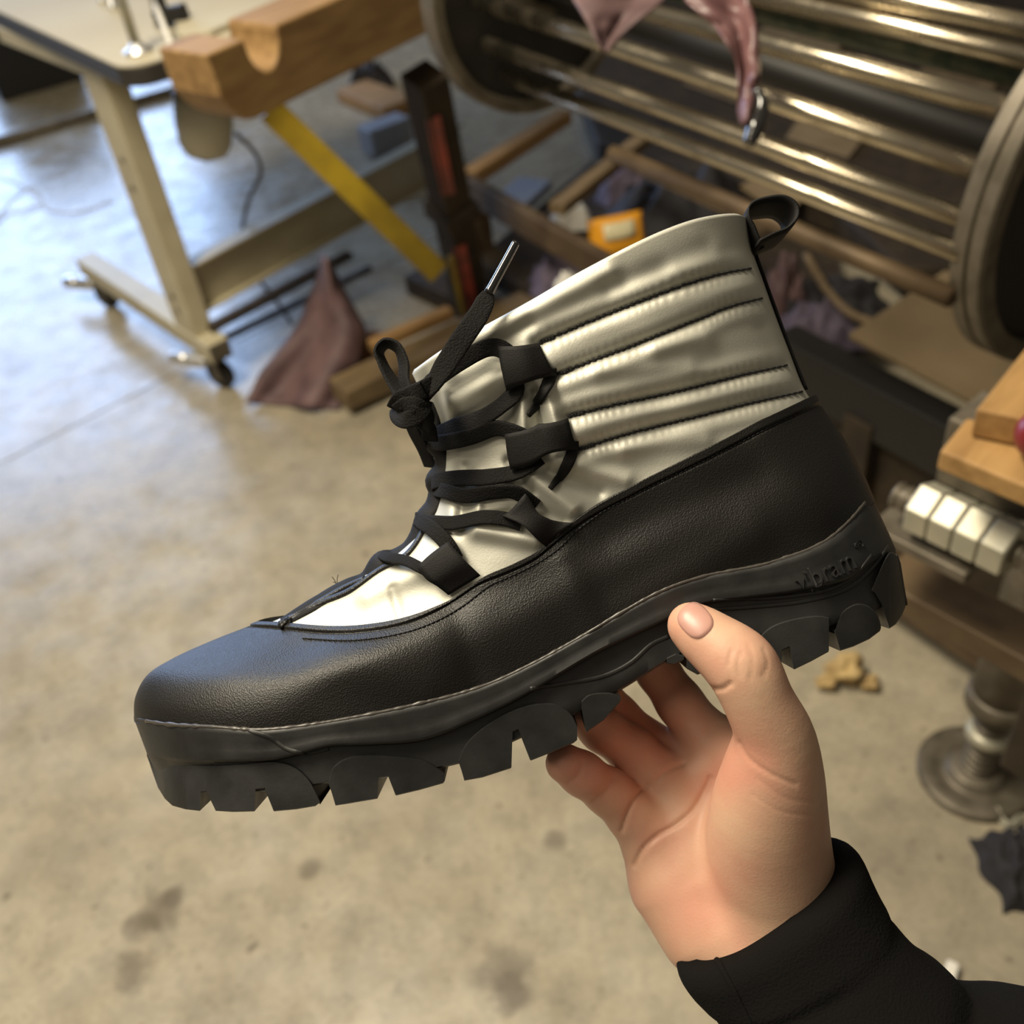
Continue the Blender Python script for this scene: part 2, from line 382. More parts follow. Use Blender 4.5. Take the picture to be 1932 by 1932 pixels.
# ---- silver upper
nu, nv = 300, 240
U, Vv = np.meshgrid(ringgrid(nu), np.linspace(-.015, 1, nv))
S = upper_px(U, Vv); w = upper_w(U, Vv)
px, py = S[..., 0], S[..., 1]
capm = np.clip(cap(U, .25, .25), 0, 1)
dw = np.zeros_like(w)
for c in STC:
    d = polyd(px, py, c[::4]); dw -= .0021 * np.exp(-(d / 9.) ** 2); dw += .0008 * np.exp(-((d - 26) / 14.) ** 2)
for c, sp in zip(STC, (17, 15, 16, 15)):      # small gathers along every seam
    d = polyd(px, py, c[::4]); along = px * .95 - py * .3
    dw += .00016 * np.exp(-((d - 12) / 8.) ** 2) * np.sin(along * 2 * math.pi / sp + 2.2 * np.sin(along * .045)) * (.6 + .4 * np.sin(along * .021 + sp))
for (x1, y1, x2, y2, a, s) in FOLDS:
    dw += a * np.exp(-(segd(px, py, x1, y1, x2, y2) / s) ** 2)
nzv = np.array([mnoise.noise(Vector((a * .011, b * .016, 3.3))) for a, b in zip(px.ravel(), py.ravel())]).reshape(px.shape)
dw += .0009 * nzv
w = np.maximum(w + dw * capm, 0); w[:, 0] = 0; w[:, -1] = 0
V0, F0, nc = shell(px, py, w)
# rolled rim and inner face
rim = [V0]
top = V0[-nc:]; cen = top.mean(0)
inn = unit(V0[-nc * 30:-nc * 29].mean(0) - cen)
rows = []
for k, (ins, dn) in enumerate(((.0012, -.0012), (.0035, -.0012), (.0045, .001), (.009, .015), (.014, .035))):
    q = top + (cen - top) / (np.linalg.norm(cen - top, axis=1)[:, None]) * ins + inn * dn
    rows.append(q)
Vs = np.vstack([V0] + rows[:3]); Fs = grid_faces(nv + 3, nc, True)
BR = PZ(966, 966, 1.0) * 0 + toworld(*[np.array([a]) for a in (*cam_from_px(1000, 1420, 0), D)])[0]
boot = empty('boot', BR, 'black leather and silver winter boot held up by the hand', 'boot')
upper = mesh('silver_shaft', Vs, Fs, MT['silver'], boot, smooth=True); upper['label'] = 'quilted silver fabric shaft'
Vl = np.vstack(rows[2:]); mesh('lining', Vl, grid_faces(3, nc, True), MT['lining'], boot, smooth=True)

# ---- leather rand
SU, SV = U, Vv
flatp = np.stack([px.ravel(), py.ravel()], 1)
def edge_v(uarr):
    """height parameter of the leather edge for every column"""
    vs = np.linspace(.02, .75, 500); out = []
    for u in uarr:
        q = upper_px(np.full(500, u), vs)
        yl = np.interp(q[:, 0], LEDGE[::-1, 0], LEDGE[::-1, 1], left=1183, right=752)
        below = q[:, 1] > yl
        ins = np.where(~below)[0]
        out.append(vs[ins[0]] if len(ins) else vs[-1])
    out = np.array(out)
    k = np.ones(5) / 5
    return np.convolve(np.pad(out, 2, mode='edge'), k, 'valid')
un = ringgrid(300); ev = edge_v(un)
sl = np.r_[np.linspace(0, 1, 150)]
Ul = np.broadcast_to(un, (150, 300)).copy(); Vg = -.015 + (ev[None, :] + .015) * sl[:, None]
Sl = upper_px(Ul, Vg); wl = upper_w(Ul, Vg)
dedge = np.hypot(Sl[..., 0] - Sl[-1:, :, 0], Sl[..., 1] - Sl[-1:, :, 1])
nl = np.array([mnoise.noise(Vector((a * .006, b * .009, 9.1))) for a, b in zip(Sl[..., 0].ravel(), Sl[..., 1].ravel())]).reshape(wl.shape)
LF = [(1060, 1060, 1120, 1180, .0016, 30), (1150, 1020, 1420, 900, -.0014, 45), (1180, 1150, 1420, 1010, .0016, 40), (1440, 830, 1560, 960, .0014, 35), (860, 1150, 900, 1290, -.0012, 32), (640, 1230, 800, 1290, .0016, 55), (1500, 800, 1600, 930, -.001, 30)]
dl = .0007 * nl
for (x1, y1, x2, y2, a, s) in LF: dl += a * np.exp(-(segd(Sl[..., 0], Sl[..., 1], x1, y1, x2, y2) / s) ** 2)
wl = wl + dl * np.clip(cap(Ul, .25, .25), 0, 1); wl[:, 0] = 0; wl[:, -1] = 0
Vb, Fb, ncl = shell(Sl[..., 0], Sl[..., 1], wl)
Nb = outward(Vb, Fb, vnormals(Vb, Fb))
de = np.concatenate([dedge, dedge[:, -2:0:-1]], 1).ravel()
th = .0019 + .0007 * (1 - sstep(15, 19, de)) - .0006 * np.exp(-((de - 20) / 3.) ** 2)
Vo = Vb + Nb * th[:, None]
last = Vb[-ncl:]; Nl = Nb[-ncl:]
Vo = np.vstack([Vo, last + Nl * .0012, last - Nl * .0012])
rand_ = mesh('leather_rand', Vo, grid_faces(152, ncl, True), MT['leather'], boot, smooth=True); rand_['label'] = 'black grained leather lower'

# ---- sole
def wsole(u, dw, e0=.13, e1=.20):
    return (wsole_u(u) + dw) * cap(u, e0, e1, 2.3)
R1 = crv([(1645, 936), (1606, 984), (1552, 1026), (1450, 1062), (1330, 1086), (1248, 1114), (1100, 1198), (1000, 1253), (900, 1297), (700, 1346), (500, 1375), (400, 1370), (320, 1366), (252, 1354)])
RM = crv([(1690, 1035), (1640, 1060), (1600, 1090), (1500, 1115), (1400, 1128), (1330, 1138), (1250, 1172), (1130, 1228), (1050, 1275), (980, 1316), (900, 1355), (800, 1395), (700, 1404), (620, 1407), (570, 1420), (520, 1432), (440, 1436), (350, 1436), (278, 1424)])
RL = crv([(1700, 1118), (1655, 1150), (1580, 1178), (1500, 1190), (1420, 1202), (1340, 1214), (1270, 1242), (1170, 1303), (1090, 1345), (1000, 1385), (900, 1430), (850, 1445), (740, 1462), (620, 1478), (540, 1490), (440, 1494), (370, 1490), (304, 1478)])
us = ringgrid(260)
def rowlerp(a, b, t): return (1 - t) * a(us) + t * b(us)
rows_def = [(Bc(us) + [0, 4], -.004), (R1(us) + [0, -1], .0008), (R1(us), .0030), (rowlerp(R1, RM, .08), .0040), (rowlerp(R1, RM, .2), .0043), (rowlerp(R1, RM, .45), .0036), (rowlerp(R1, RM, .7), .0040), (rowlerp(R1, RM, .93), .0046), (RM(us), .0042),
            (rowlerp(RM, RL, .05), .0012), (rowlerp(RM, RL, .3), .0008), (rowlerp(RM, RL, .7), .0012), (rowlerp(RM, RL, .95), .0012), (RL(us), .0)]
pxs = np.array([r[0][:, 0] for r in rows_def]); pys = np.array([r[0][:, 1] for r in rows_def])
ws = np.array([wsole(us, r[1]) for r in rows_def])
Vsl, Fsl, ncs = shell(pxs, pys, ws)
nrow = len(rows_def)
# closed underside
half = ws.shape[1]
bX, bY = cam_from_px(pxs[-1], pys[-1], ws[-1])
bot = []
for fr in (.6, .2):
    Xc = np.concatenate([bX, bX[-2:0:-1]]); Yc = np.concatenate([bY, bY[-2:0:-1]]); Zc = np.concatenate([D - ws[-1] * fr, (D + ws[-1] * fr)[-2:0:-1]])
    bot.append(toworld(Xc, Yc, Zc))
Vsole = np.vstack([Vsl] + bot)
Fsole = grid_faces(nrow + 2, ncs, True)
o0 = (nrow + 1) * ncs
for j in range(half - 1):
    a, b_ = o0 + j, o0 + j + 1
    c, d_ = o0 + (ncs - j - 1) % ncs if j + 1 < half - 0 else 0, o0 + (ncs - j) % ncs
    if j == 0: Fsole.append((a, b_, o0 + ncs - 1))
    elif j == half - 2: Fsole.append((a, b_, d_))
    else: Fsole.append((a, b_, c, d_))
sole = mesh('outsole', Vsole, Fsole, MT['rubber'], boot, smooth=True); sole['label'] = 'chunky black rubber lug sole'
sole.modifiers.new('e', 'EDGE_SPLIT').split_angle = math.radians(50)

# groove lines pressed into the midsole wall and lugs
def w_at(px_, py_, dw=.0):
    uu = np.linspace(0, 1, 600); c = RL(uu); c2 = RM(uu)
    m = .5 * (c + c2)
    d = np.hypot(m[:, 0] - px_, (m[:, 1] - py_) * .6); u = uu[d.argmin()]
    return float(wsole(np.array([u]), dw)[0]), u
LUGS = [
    ([(277, 1420), (300, 1437), (376, 1443), (450, 1440), (524, 1436), (557, 1447), (582, 1469), (594, 1490), (604, 1512)],
     [(277, 1424), (286, 1452), (298, 1486), (311, 1507), (325, 1520), (350, 1527), (377, 1530), (379, 1530), (373.5, 1496), (390, 1494), (407, 1530), (409, 1530), (440, 1532), (480, 1531), (482, 1530), (476, 1491), (499, 1487), (516, 1530), (518, 1531), (560, 1527), (595, 1521), (604, 1514)]),
    ([(620, 1474), (629, 1447), (655, 1429), (691, 1424), (745, 1426), (800, 1434), (829, 1451), (839, 1458)],
     [(620, 1476), (633, 1520), (660, 1516), (712, 1507), (714, 1506), (711, 1469), (733, 1466), (746, 1500), (748, 1501), (790, 1491), (836, 1478), (839, 1474)]),
    ([(866, 1434), (878, 1405), (910, 1373), (966, 1340), (1013, 1327), (1050, 1328), (1078, 1347), (1089, 1368)],
     [(866, 1437), (876, 1473), (910, 1467), (963, 1450), (965, 1448), (967, 1382), (978, 1377), (1000, 1434), (1002, 1435), (1040, 1420), (1082, 1402), (1089, 1396)]),
    ([(1097, 1322), (1111, 1310), (1153, 1307), (1171, 1314)],
     [(1097, 1335), (1106, 1382), (1139, 1359), (1169, 1326), (1171, 1318)]),
    ([(1258, 1240), (1275, 1232), (1290, 1236)], [(1258, 1252), (1272, 1254), (1290, 1246)]),
    ([(1296, 1236), (1320, 1226), (1345, 1228)], [(1296, 1262), (1316, 1273), (1345, 1262)]),
    ([(1420, 1214), (1434, 1200), (1455, 1182), (1493, 1168), (1544, 1161), (1564, 1164)],
     [(1420, 1270), (1440, 1280), (1462, 1277), (1472, 1268), (1474, 1266), (1475, 1228), (1490, 1221), (1497, 1262), (1499, 1263), (1530, 1248), (1563, 1230), (1564, 1226)]),
    ([(1576, 1188), (1590, 1154), (1614, 1139), (1637, 1142), (1656, 1161), (1662, 1180)],
     [(1576, 1196), (1585, 1228), (1610, 1220), (1640, 1206), (1660, 1191), (1662, 1186)]),
    ([(1646, 1110), (1662, 1072), (1679, 1042), (1690, 1046), (1703, 1110), (1708, 1140)],
     [(1646, 1112), (1663, 1140), (1678, 1186), (1690, 1178), (1702, 1160), (1708, 1146)])]
def lug_mesh(top, bottom, side, deep):
    xt = np.array([p[0] for p in top]); yt = np.array([p[1] for p in top]); xb = np.array([p[0] for p in bottom]); yb = np.array([p[1] for p in bottom])
    xs = np.unique(np.r_[np.arange(xt[0], xt[-1], 5.), xt, xb])
    tc = catmull(top, 200) if len(top) > 3 else np.array(top, float)
    T = np.interp(xs, tc[:, 0], tc[:, 1]); Bm = np.interp(xs, xb, yb)
    w0a = np.array([w_at(x, np.interp(x, [xt[0], xt[-1]], [yt[0], yt[-1]]) + 15)[0] for x in xs])
    gx_ = np.arange(xs[0], xs[-1] + 1.); ww = np.interp(gx_, xs, w0a); kk = np.exp(-np.linspace(-2, 2, 41) ** 2); kk /= kk.sum()
    if len(gx_) > 50: ww = np.convolve(np.pad(ww, 20, mode='reflect', reflect_type='odd'), kk, 'valid')
    w0a = np.interp(xs, gx_, ww); cols = []
    for x, a, b, w0 in zip(xs, T, Bm, w0a):
        b = max(b, a + 6.); col = []
        for y, dwp in ((a, -.0035), (a, .0012), (a + 1.2, .0021), (a + 3, .0025), (b - 2.0, .0025), (b - .6, .0021), (b, .0012)):
            wn = max(w0 + dwp, .002)
            X, Y = cam_from_px(x, y, wn); col.append((X, Y, wn))
        wd = max(w0 - deep, -.9 * w0)
        col.append((col[-1][0], col[-1][1], wd)); col.append((col[0][0], col[0][1], wd))
        cols.append(col)
    A = np.array(cols); n, k = A.shape[:2]
    Z = D - A[..., 2] if side > 0 else D + A[..., 2]
    Vx = toworld(A[..., 0], A[..., 1], Z)
    Fx = grid_faces(n, k, True) + [tuple(range(k)), tuple((n - 1) * k + j for j in range(k))[::-1]]
    return Vx, Fx
for i, (t, b) in enumerate(LUGS):
    for side in (1, -1):
        Vx, Fx = lug_mesh(t, b, side, .034)
        o = mesh('tread_lug', Vx, Fx, MT['rubber'], sole, smooth=True)
        o.modifiers.new('e', 'EDGE_SPLIT').split_angle = math.radians(32)

def bvh_of(*vf):
    V, F = merge(*vf); return BVHTree.FromPolygons([Vector(v) for v in V], F)
TREE = bvh_of((Vs, Fs), (Vo, grid_faces(152, ncl, True)), (Vsole, Fsole))
def hit(x, y, h=0., tree=None, dflt=D):
    d = Vector(unit(CF + CR * (x - CX) / FPX - CU * (y - CY) / FPX))
    loc, n, i, t = (tree or TREE).ray_cast(Vector(CO), d)
    if loc is None:
        return PD(x, y, dflt - h), -np.array(d)
    n = np.array(n)
    if n @ np.array(d) > 0: n = -n
    return np.array(loc) + n * h, n

def surf_path(pts, n, h, smooth_n=9):
    P2 = catmull(pts, n); H = np.broadcast_to(h, n); P = []; N = []
    for (x, y), hh in zip(P2, H):
        p, nn = hit(x, y, hh); P.append(p); N.append(nn)
    N = np.array(N); k = np.ones(smooth_n) / smooth_n
    N = np.stack([np.convolve(np.pad(N[:, i], smooth_n // 2, mode='edge'), k, 'valid') for i in range(3)], 1)
    return np.array(P), N / np.linalg.norm(N, axis=1)[:, None]
# grooves drawn in the sole wall as thin rubber ridges
GROOVE = [[(1345, 1133), (1420, 1130), (1500, 1124), (1570, 1110), (1612, 1086), (1645, 1048)],
          [(1345, 1150), (1430, 1144), (1520, 1134), (1600, 1110), (1650, 1068), (1676, 1030)],
          [(1000, 1300), (1060, 1290), (1140, 1275), (1190, 1250), (1230, 1215), (1262, 1200)],
          [(470, 1377), (510, 1392), (540, 1412), (575, 1421), (620, 1412)]]
for g in GROOVE:
    P, N = surf_path(g, 60, .0); Vx, Fx = ribbon(P, N, .0009, .00045, 8, 2.); mesh('wall_ridge', Vx, Fx, MT['rubber'], sole, smooth=True)
# rough cement bead where leather meets sole
P, N = surf_path([(1632, 948), (1600, 985), (1552, 1024), (1450, 1062), (1330, 1087), (1248, 1115), (1100, 1199), (1000, 1254), (900, 1298), (700, 1347), (500, 1376), (400, 1371), (320, 1367), (275, 1360)], 420, .0)
wv = .0005 + .0005 * np.abs(np.array([nz(p, 260) for p in P]))
Vx, Fx = ribbon(P, N, wv * 1.3, wv, 6, 2.); mesh('cement_bead', Vx, Fx, MT['glue'], sole, smooth=True)

# ---- raised lettering on the heel wall
def text_part(body, ctr, xdir, hpx, parent, name, squash=1.0):
    cu = bpy.data.curves.new('t', 'FONT'); cu.body = body; cu.align_x = 'CENTER'; cu.align_y = 'CENTER'; cu.size = 1; cu.extrude = .02; cu.resolution_u = 4; cu.offset = -.006
    ob = bpy.data.objects.new('t', cu); COL.objects.link(ob)
    dg = bpy.context.evaluated_depsgraph_get(); me = bpy.data.meshes.new_from_object(ob.evaluated_get(dg))
    xd = unit(xdir); yd = np.array([xd[1], -xd[0]]); out = []
    for v in me.vertices:
        q = np.array(ctr) + xd * v.co.x * hpx * squash + yd * v.co.y * hpx
        p, n = hit(q[0], q[1], (.0011 if body == 'vibram' else .0006) if v.co.z > 0 else -.0006); out.append(p)
    Fx = [tuple(p.vertices) for p in me.polygons]
    bpy.data.objects.remove(ob); bpy.data.curves.remove(cu); bpy.data.meshes.remove(me)
    return mesh(name, out, Fx, MT['rubber'], parent)
text_part('vibram', (1556, 1080), (105, -50), 58, sole, 'brand_lettering', .74)
text_part('(R)', (1619, 1027), (105, -60), 14, sole, 'registered_mark')

# ---- stitching
def stitches(name, pts, spacing, r, h, parent, n=400):
    P2 = catmull(pts, n); seg = np.r_[0, np.cumsum(np.linalg.norm(np.diff(P2, axis=0), axis=1))]
    parts = []; s = 2.
    while s + spacing * .9 < seg[-1]:
        q = [np.array([np.interp(s + spacing * f, seg, P2[:, 0]), np.interp(s + spacing * f, seg, P2[:, 1])]) for f in (0, .25, .5, .75, .97)]
        pp = [hit(x, y, hh)[0] for (x, y), hh in zip(q, (-.0001, h, h * 1.2, h, -.0001))]
        parts.append(tube(pp, [r * .6, r, r, r, r * .6], 6)); s += spacing
    Vx, Fx = merge(*parts); o = mesh(name, Vx, Fx, MT['thread'], parent, smooth=True); o['kind'] = 'stuff'; return o
for s in STITCH:
    stitches('seam_stitching', s, 11.5, .00042, .0004, upper)
    dense = [s[0], (s[0][0] + .12 * (s[-1][0] - s[0][0]), s[0][1] + .12 * (s[-1][1] - s[0][1]))]
    stitches('bar_tack', [s[0], (s[0][0] + 32, np.interp(s[0][0] + 32, [p[0] for p in s], [p[1] for p in s]))], 6, .0006, .0005, upper)
off = []
for i in range(0, 400, 8):
    t = LEDGE[min(i + 3, 399)] - LEDGE[max(i - 3, 0)]; nrm = np.array([t[1], -t[0]]) / np.hypot(*t); 
    if nrm[1] < 0: nrm = -nrm
    off.append(LEDGE[i] + nrm * 19)
stitches('edge_stitching', off[1:-1], 9.5, .0003, .0003, rand_)

# ---- tape at the back seam and pull loop
P = toworld(*[np.array(a) for a in zip(*[(*cam_from_px(x, y, 0), D) for x, y in catmull([(1410, 412), (1418, 465), (1440, 530), (1466, 602), (1490, 667), (1518, 737)], 40)])])
side_n = np.array([np.cross(t, CF) for t in np.gradient(P, axis=0)]); side_n /= np.linalg.norm(side_n, axis=1)[:, None]
if side_n[0] @ CR < 0: side_n = -side_n
Vx, Fx = ribbon(P + side_n * .0002, side_n, .0034, .0006, 8); mesh('back_tape', Vx, Fx, MT['webbing'], boot, smooth=True)
lp = catmull([(1422, 478), (1410, 450), (1402, 420), (1410, 402), (1440, 392), (1470, 392), (1488, 405), (1490, 425), (1474, 446), (1444, 460), (1424, 470)], 60)
P = np.array([PD(x, y, D - .004 - .006 * t) for (x, y), t in zip(lp, np.linspace(0, 1, 60))])
T = np.gradient(P, axis=0); wd = unit(-CF + .25 * CU + .15 * CR)
Nn = np.array([unit(np.cross(t, wd)) for t in T])
Vx, Fx = ribbon(P, Nn, .0085, .0009, 8); mesh('pull_loop', Vx, Fx, MT['webbing'], boot, smooth=True)

# ---- webbing lace loops
def web_tab(c, hgt, bulge):
    """c: four pixel corners (attach-top, free-top, free-bottom, attach-bottom)"""
    c = np.array(c, float); n, m = 14, 8; out = []; 
    for layer in (0, 1):
        for i in range(n):
            t = i / (n - 1)
            for j in range(m):
                s = j / (m - 1); a = (1 - t) * ((1 - s) * c[0] + s * c[3]) + t * ((1 - s) * c[1] + s * c[2])
                h = hgt * (.25 + .75 * sstep(0, .5, t)) + bulge * math.sin(math.pi * t) + (.0009 if layer else 0)
                if not layer: h -= .0028 * sstep(.3, 1, t) * 0
                p, nn = hit(a[0], a[1], h); out.append(p)
    V = np.array(out)
    # smooth
    G = V.reshape(2, n, m, 3)
    for _ in range(6):
        H = G.copy(); H[:, 1:-1] = .5 * G[:, 1:-1] + .25 * (G[:, :-2] + G[:, 2:]); H[:, :, 1:-1] = .5 * H[:, :, 1:-1] + .25 * (H[:, :, :-2] + H[:, :, 2:]); G = H
    G[1] = G[0] + (-CF) * .0014
    V = G.reshape(-1, 3); F = grid_faces(n, m) + [tuple(q + n * m for q in f[::-1]) for f in grid_faces(n, m)]
    ring = [i * m for i in range(n)] + [(n - 1) * m + j for j in range(1, m)] + [i * m + m - 1 for i in range(n - 2, -1, -1)] + [j for j in range(m - 2, 0, -1)]
    F += [(ring[i], ring[(i + 1) % len(ring)], ring[(i + 1) % len(ring)] + n * m, ring[i] + n * m) for i in range(len(ring))]
    return V, F
TABS = [((1018, 652), (948, 660), (957, 726), (1045, 710)), ((1070, 793), (961, 820), (978, 876), (1087, 848)),
        ((1082, 986), (985, 935), (950, 985), (1028, 1030)), ((908, 1086), (856, 1026), (798, 1074), (848, 1124))]
for c in TABS:
    Vx, Fx = web_tab(c, .0045, .001); mesh('lace_loop', Vx, Fx, MT['webbing'], boot, smooth=True)
for c in TABS[:2]:     # dark strip standing in for the shadow and back strap below each loop
    c = np.array(c); q = [c[2] * .9 + c[1] * .1, c[2] + (8, 16), c[3] + (-30, 34), c[3] + (-6, 8)]
    P, N = surf_path([c[3] + (-8, -14), c[3] + (-10, 10), c[3] + (-26, 44), c[3] + (-50, 74)], 24, .0007)
    Vx, Fx = ribbon(P, N, np.interp(np.linspace(0, 1, 24), [0, .5, 1], [.0026, .0022, .0010]), .0006, 8); mesh('loop_shadow_strap', Vx, Fx, MT['webbing'], boot, smooth=True)

# ---- laced spine over the instep
sp = catmull([(527, 1176), (600, 1133), (650, 1108), (686, 1092), (712, 1056), (735, 1052), (765, 1036), (782, 1010), (792, 978), (812, 952), (818, 925), (812, 905), (830, 880), (828, 855), (812, 835), (806, 812), (812, 790), (800, 765)], 120)
bump_i = [(725, 1060), (795, 990), (815, 915), (806, 822)]
dz = np.linspace(0, 1, 120)
P = np.array([PD(x + 6, y + 2, D - .011) for x, y in sp]); T = np.gradient(P, axis=0)
Nn = np.array([unit(unit(np.cross(t, CF)) * (1 if np.cross(t, CF) @ CR < 0 else -1) - .9 * CF) for t in T])
hw = .0034 + .0016 * sstep(0, .25, dz)
Vx, Fx = ribbon(P, Nn, hw, .0011 + .0005 * np.abs(np.sin(dz * 22)), 8); mesh('lace_spine', Vx, Fx, MT['webbing'], boot, smooth=True)
sp2 = catmull([(529, 1182), (600, 1142), (660, 1116), (715, 1078), (770, 1046), (806, 990), (826, 930), (834, 880), (834, 840), (822, 800)], 90)
P, N = surf_path(sp2, 90, .0004); Vx, Fx = ribbon(P, N, .0016, .0010, 8); mesh('spine_edge', Vx, Fx, MT['leather'], boot, smooth=True)
P, N = surf_path([(529, 1180), (560, 1162), (600, 1140), (650, 1112), (690, 1094)], 40, .0005); Vx, Fx = ribbon(P, N, .0015, .0012, 8); mesh('spine_edge', Vx, Fx, MT['leather'], boot, smooth=True)

# ---- laces
lace = None
def lace_piece(pts, hw=.0031, ht=.0008, roll=0., n=50):
    """pts: (px, py, height over surface) or (px, py, None, depth)"""
    Q = []; Nn = []
    for p in pts:
        if p[2] is None: Q.append(PD(p[0], p[1], p[3])); Nn.append(-CF)
        else:
            a, b = hit(p[0], p[1], p[2]); Q.append(a); Nn.append(unit(.5 * b - CF))
    P = catmull(Q, n); k = np.linspace(0, 1, len(Q)); N = np.stack([np.interp(np.linspace(0, 1, n), k, np.array(Nn)[:, i]) for i in range(3)], 1)
    T = np.gradient(P, axis=0); T /= np.linalg.norm(T, axis=1)[:, None]
    ro = np.interp(np.linspace(0, 1, n), np.linspace(0, 1, len(np.atleast_1d(roll))), np.atleast_1d(roll))
    N2 = []
    for t, nn, r in zip(T, N, ro):
        nn = unit(nn - t * (nn @ t)); N2.append(nn * math.cos(r) + np.cross(t, nn) * math.sin(r))
    return ribbon(P, np.array(N2), np.asarray(hw) * 1.1, ht, 16, 5.)
boot_lace = empty('shoelace', hit(790, 780)[0], 'black flat shoelace threaded and knotted on the silver boot', 'shoelace')
def lc(pts, **k):
    Vx, Fx = lace_piece(pts, **k); o = mesh('lace_strand', Vx, Fx, MT['lace'], boot_lace, smooth=True); o.modifiers.new('e', 'EDGE_SPLIT').split_angle = math.radians(40); return o
h = .0035
lc([(922, 553, None, .362), (905, 590, None, .361), (870, 642, None, .360), (838, 692, None, .360), (808, 738, None, .362), (775, 772, None, .368)], hw=np.interp(np.linspace(0, 1, 50), [0, .06, .2, .6, .8, 1], [.0020, .0032, .0036, .0036, .0026, .0022]), roll=[.1, .1, .0, .15, .5, .6])
lc([(768, 778, None, .366), (800, 742, None, .361), (838, 716, .006), (885, 688, .0055), (932, 664, .005), (952, 662, .0045), (972, 680, .0025)], roll=[.6, .4, .2, .15, .3, .2, 0], hw=.0030)
lc([(772, 762, None, .372), (745, 725, None, .380), (722, 685, None, .385), (715, 662, None, .386), (728, 648, None, .386), (748, 655, None, .385), (761, 685, None, .382), (763, 720, None, .378), (776, 752, None, .372)], roll=[.9, .8, 1.0, 1.2, 1.2, 1.1, .9, .9, .8], hw=.0031, n=70)
lc([(972, 715, .002), (978, 738, .003), (960, 765, .004), (925, 787, .004), (880, 805, .004), (830, 820, .004), (806, 822, .003)], hw=.0030, roll=[.2, .5, .2, .1, .1, .2, .4])
lc([(806, 828, .003), (850, 834, .004), (900, 824, .004), (945, 808, .0035), (985, 818, .0025), (1010, 838, .002)], hw=.0028, roll=[.3, .2, .2, .3, .5, .2])
lc([(1020, 862, .002), (1002, 880, .003), (975, 895, .004), (930, 902, .004), (880, 904, .004), (838, 910, .0035), (816, 916, .003)], hw=.0028, roll=[.2, .4, .2, .1, .1, .1, .3])
lc([(816, 922, .003), (850, 932, .0035), (895, 938, .0035), (940, 930, .0035), (975, 930, .003), (1005, 955, .002)], hw=.0026, roll=[.2, .1, .1, .3, .6, .3])
lc([(985, 990, .002), (958, 986, .003), (915, 990, .0035), (870, 992, .004), (830, 994, .004), (800, 990, .003)], hw=.0025, roll=[.2, .2, .1, .1, .1, .3])
lc([(798, 988, .003), (815, 998, .005), (835, 1012, .005), (852, 1034, .004), (862, 1056, .0022)], hw=.0027, roll=[.5, .2, .1, .2, .1])
lc([(835, 1088, .002), (805, 1074, .0035), (778, 1068, .0035), (745, 1064, .0035), (724, 1058, .003)], hw=.0019, roll=[.2, .3, .2, .2, .3])
# strands returning behind, over the far side of the spine
lc([(770, 785, None, .385), (782, 815, None, .395), (800, 850, None, .405), (812, 880, None, .41)], hw=.0028, roll=.7)
lc([(765, 790, None, .372), (790, 790, None, .368), (806, 806, None, .372), (812, 830, None, .378)], hw=.0028, roll=.3)
for a in (((745, 770, None, .371), (758, 752, None, .364), (790, 738, None, .3605), (822, 722, None, .362)), ((748, 768, None, .372), (752, 786, None, .368), (770, 792, None, .363), (795, 776, None, .361), (800, 755, None, .362)),
          ((752, 775, None, .368), (768, 765, None, .362), (788, 766, None, .3605), (803, 784, None, .364), (800, 806, None, .371)), ((758, 758, None, .366), (775, 745, None, .361), (800, 735, None, .359))):
    lc(a, hw=.0029, roll=[.5, .2, .1, .4], n=30)
ag = catmull([PD(922, 553, .362), PD(948, 505, .3625), (PD(974, 457, .363))], 20)
Vx, Fx = tube(ag, np.interp(np.linspace(0, 1, 20), [0, .08, 1], [.0019, .0017, .0015]), 14); mesh('aglet', Vx, Fx, MT['aglet'], boot_lace, smooth=True)['label'] = 'clear plastic lace tip'
# loose thread ends by the instep
for pts in ([(636, 1106), (632, 1096), (626, 1088)], [(638, 1106), (636, 1094), (638, 1084)], [(640, 1105), (634, 1100), (628, 1098)]):
    Vx, Fx = tube(catmull([PD(x, y, D - .003) for x, y in pts], 8), .00016, 5); mesh('frayed_thread', Vx, Fx, MT['thread'], boot, smooth=True)

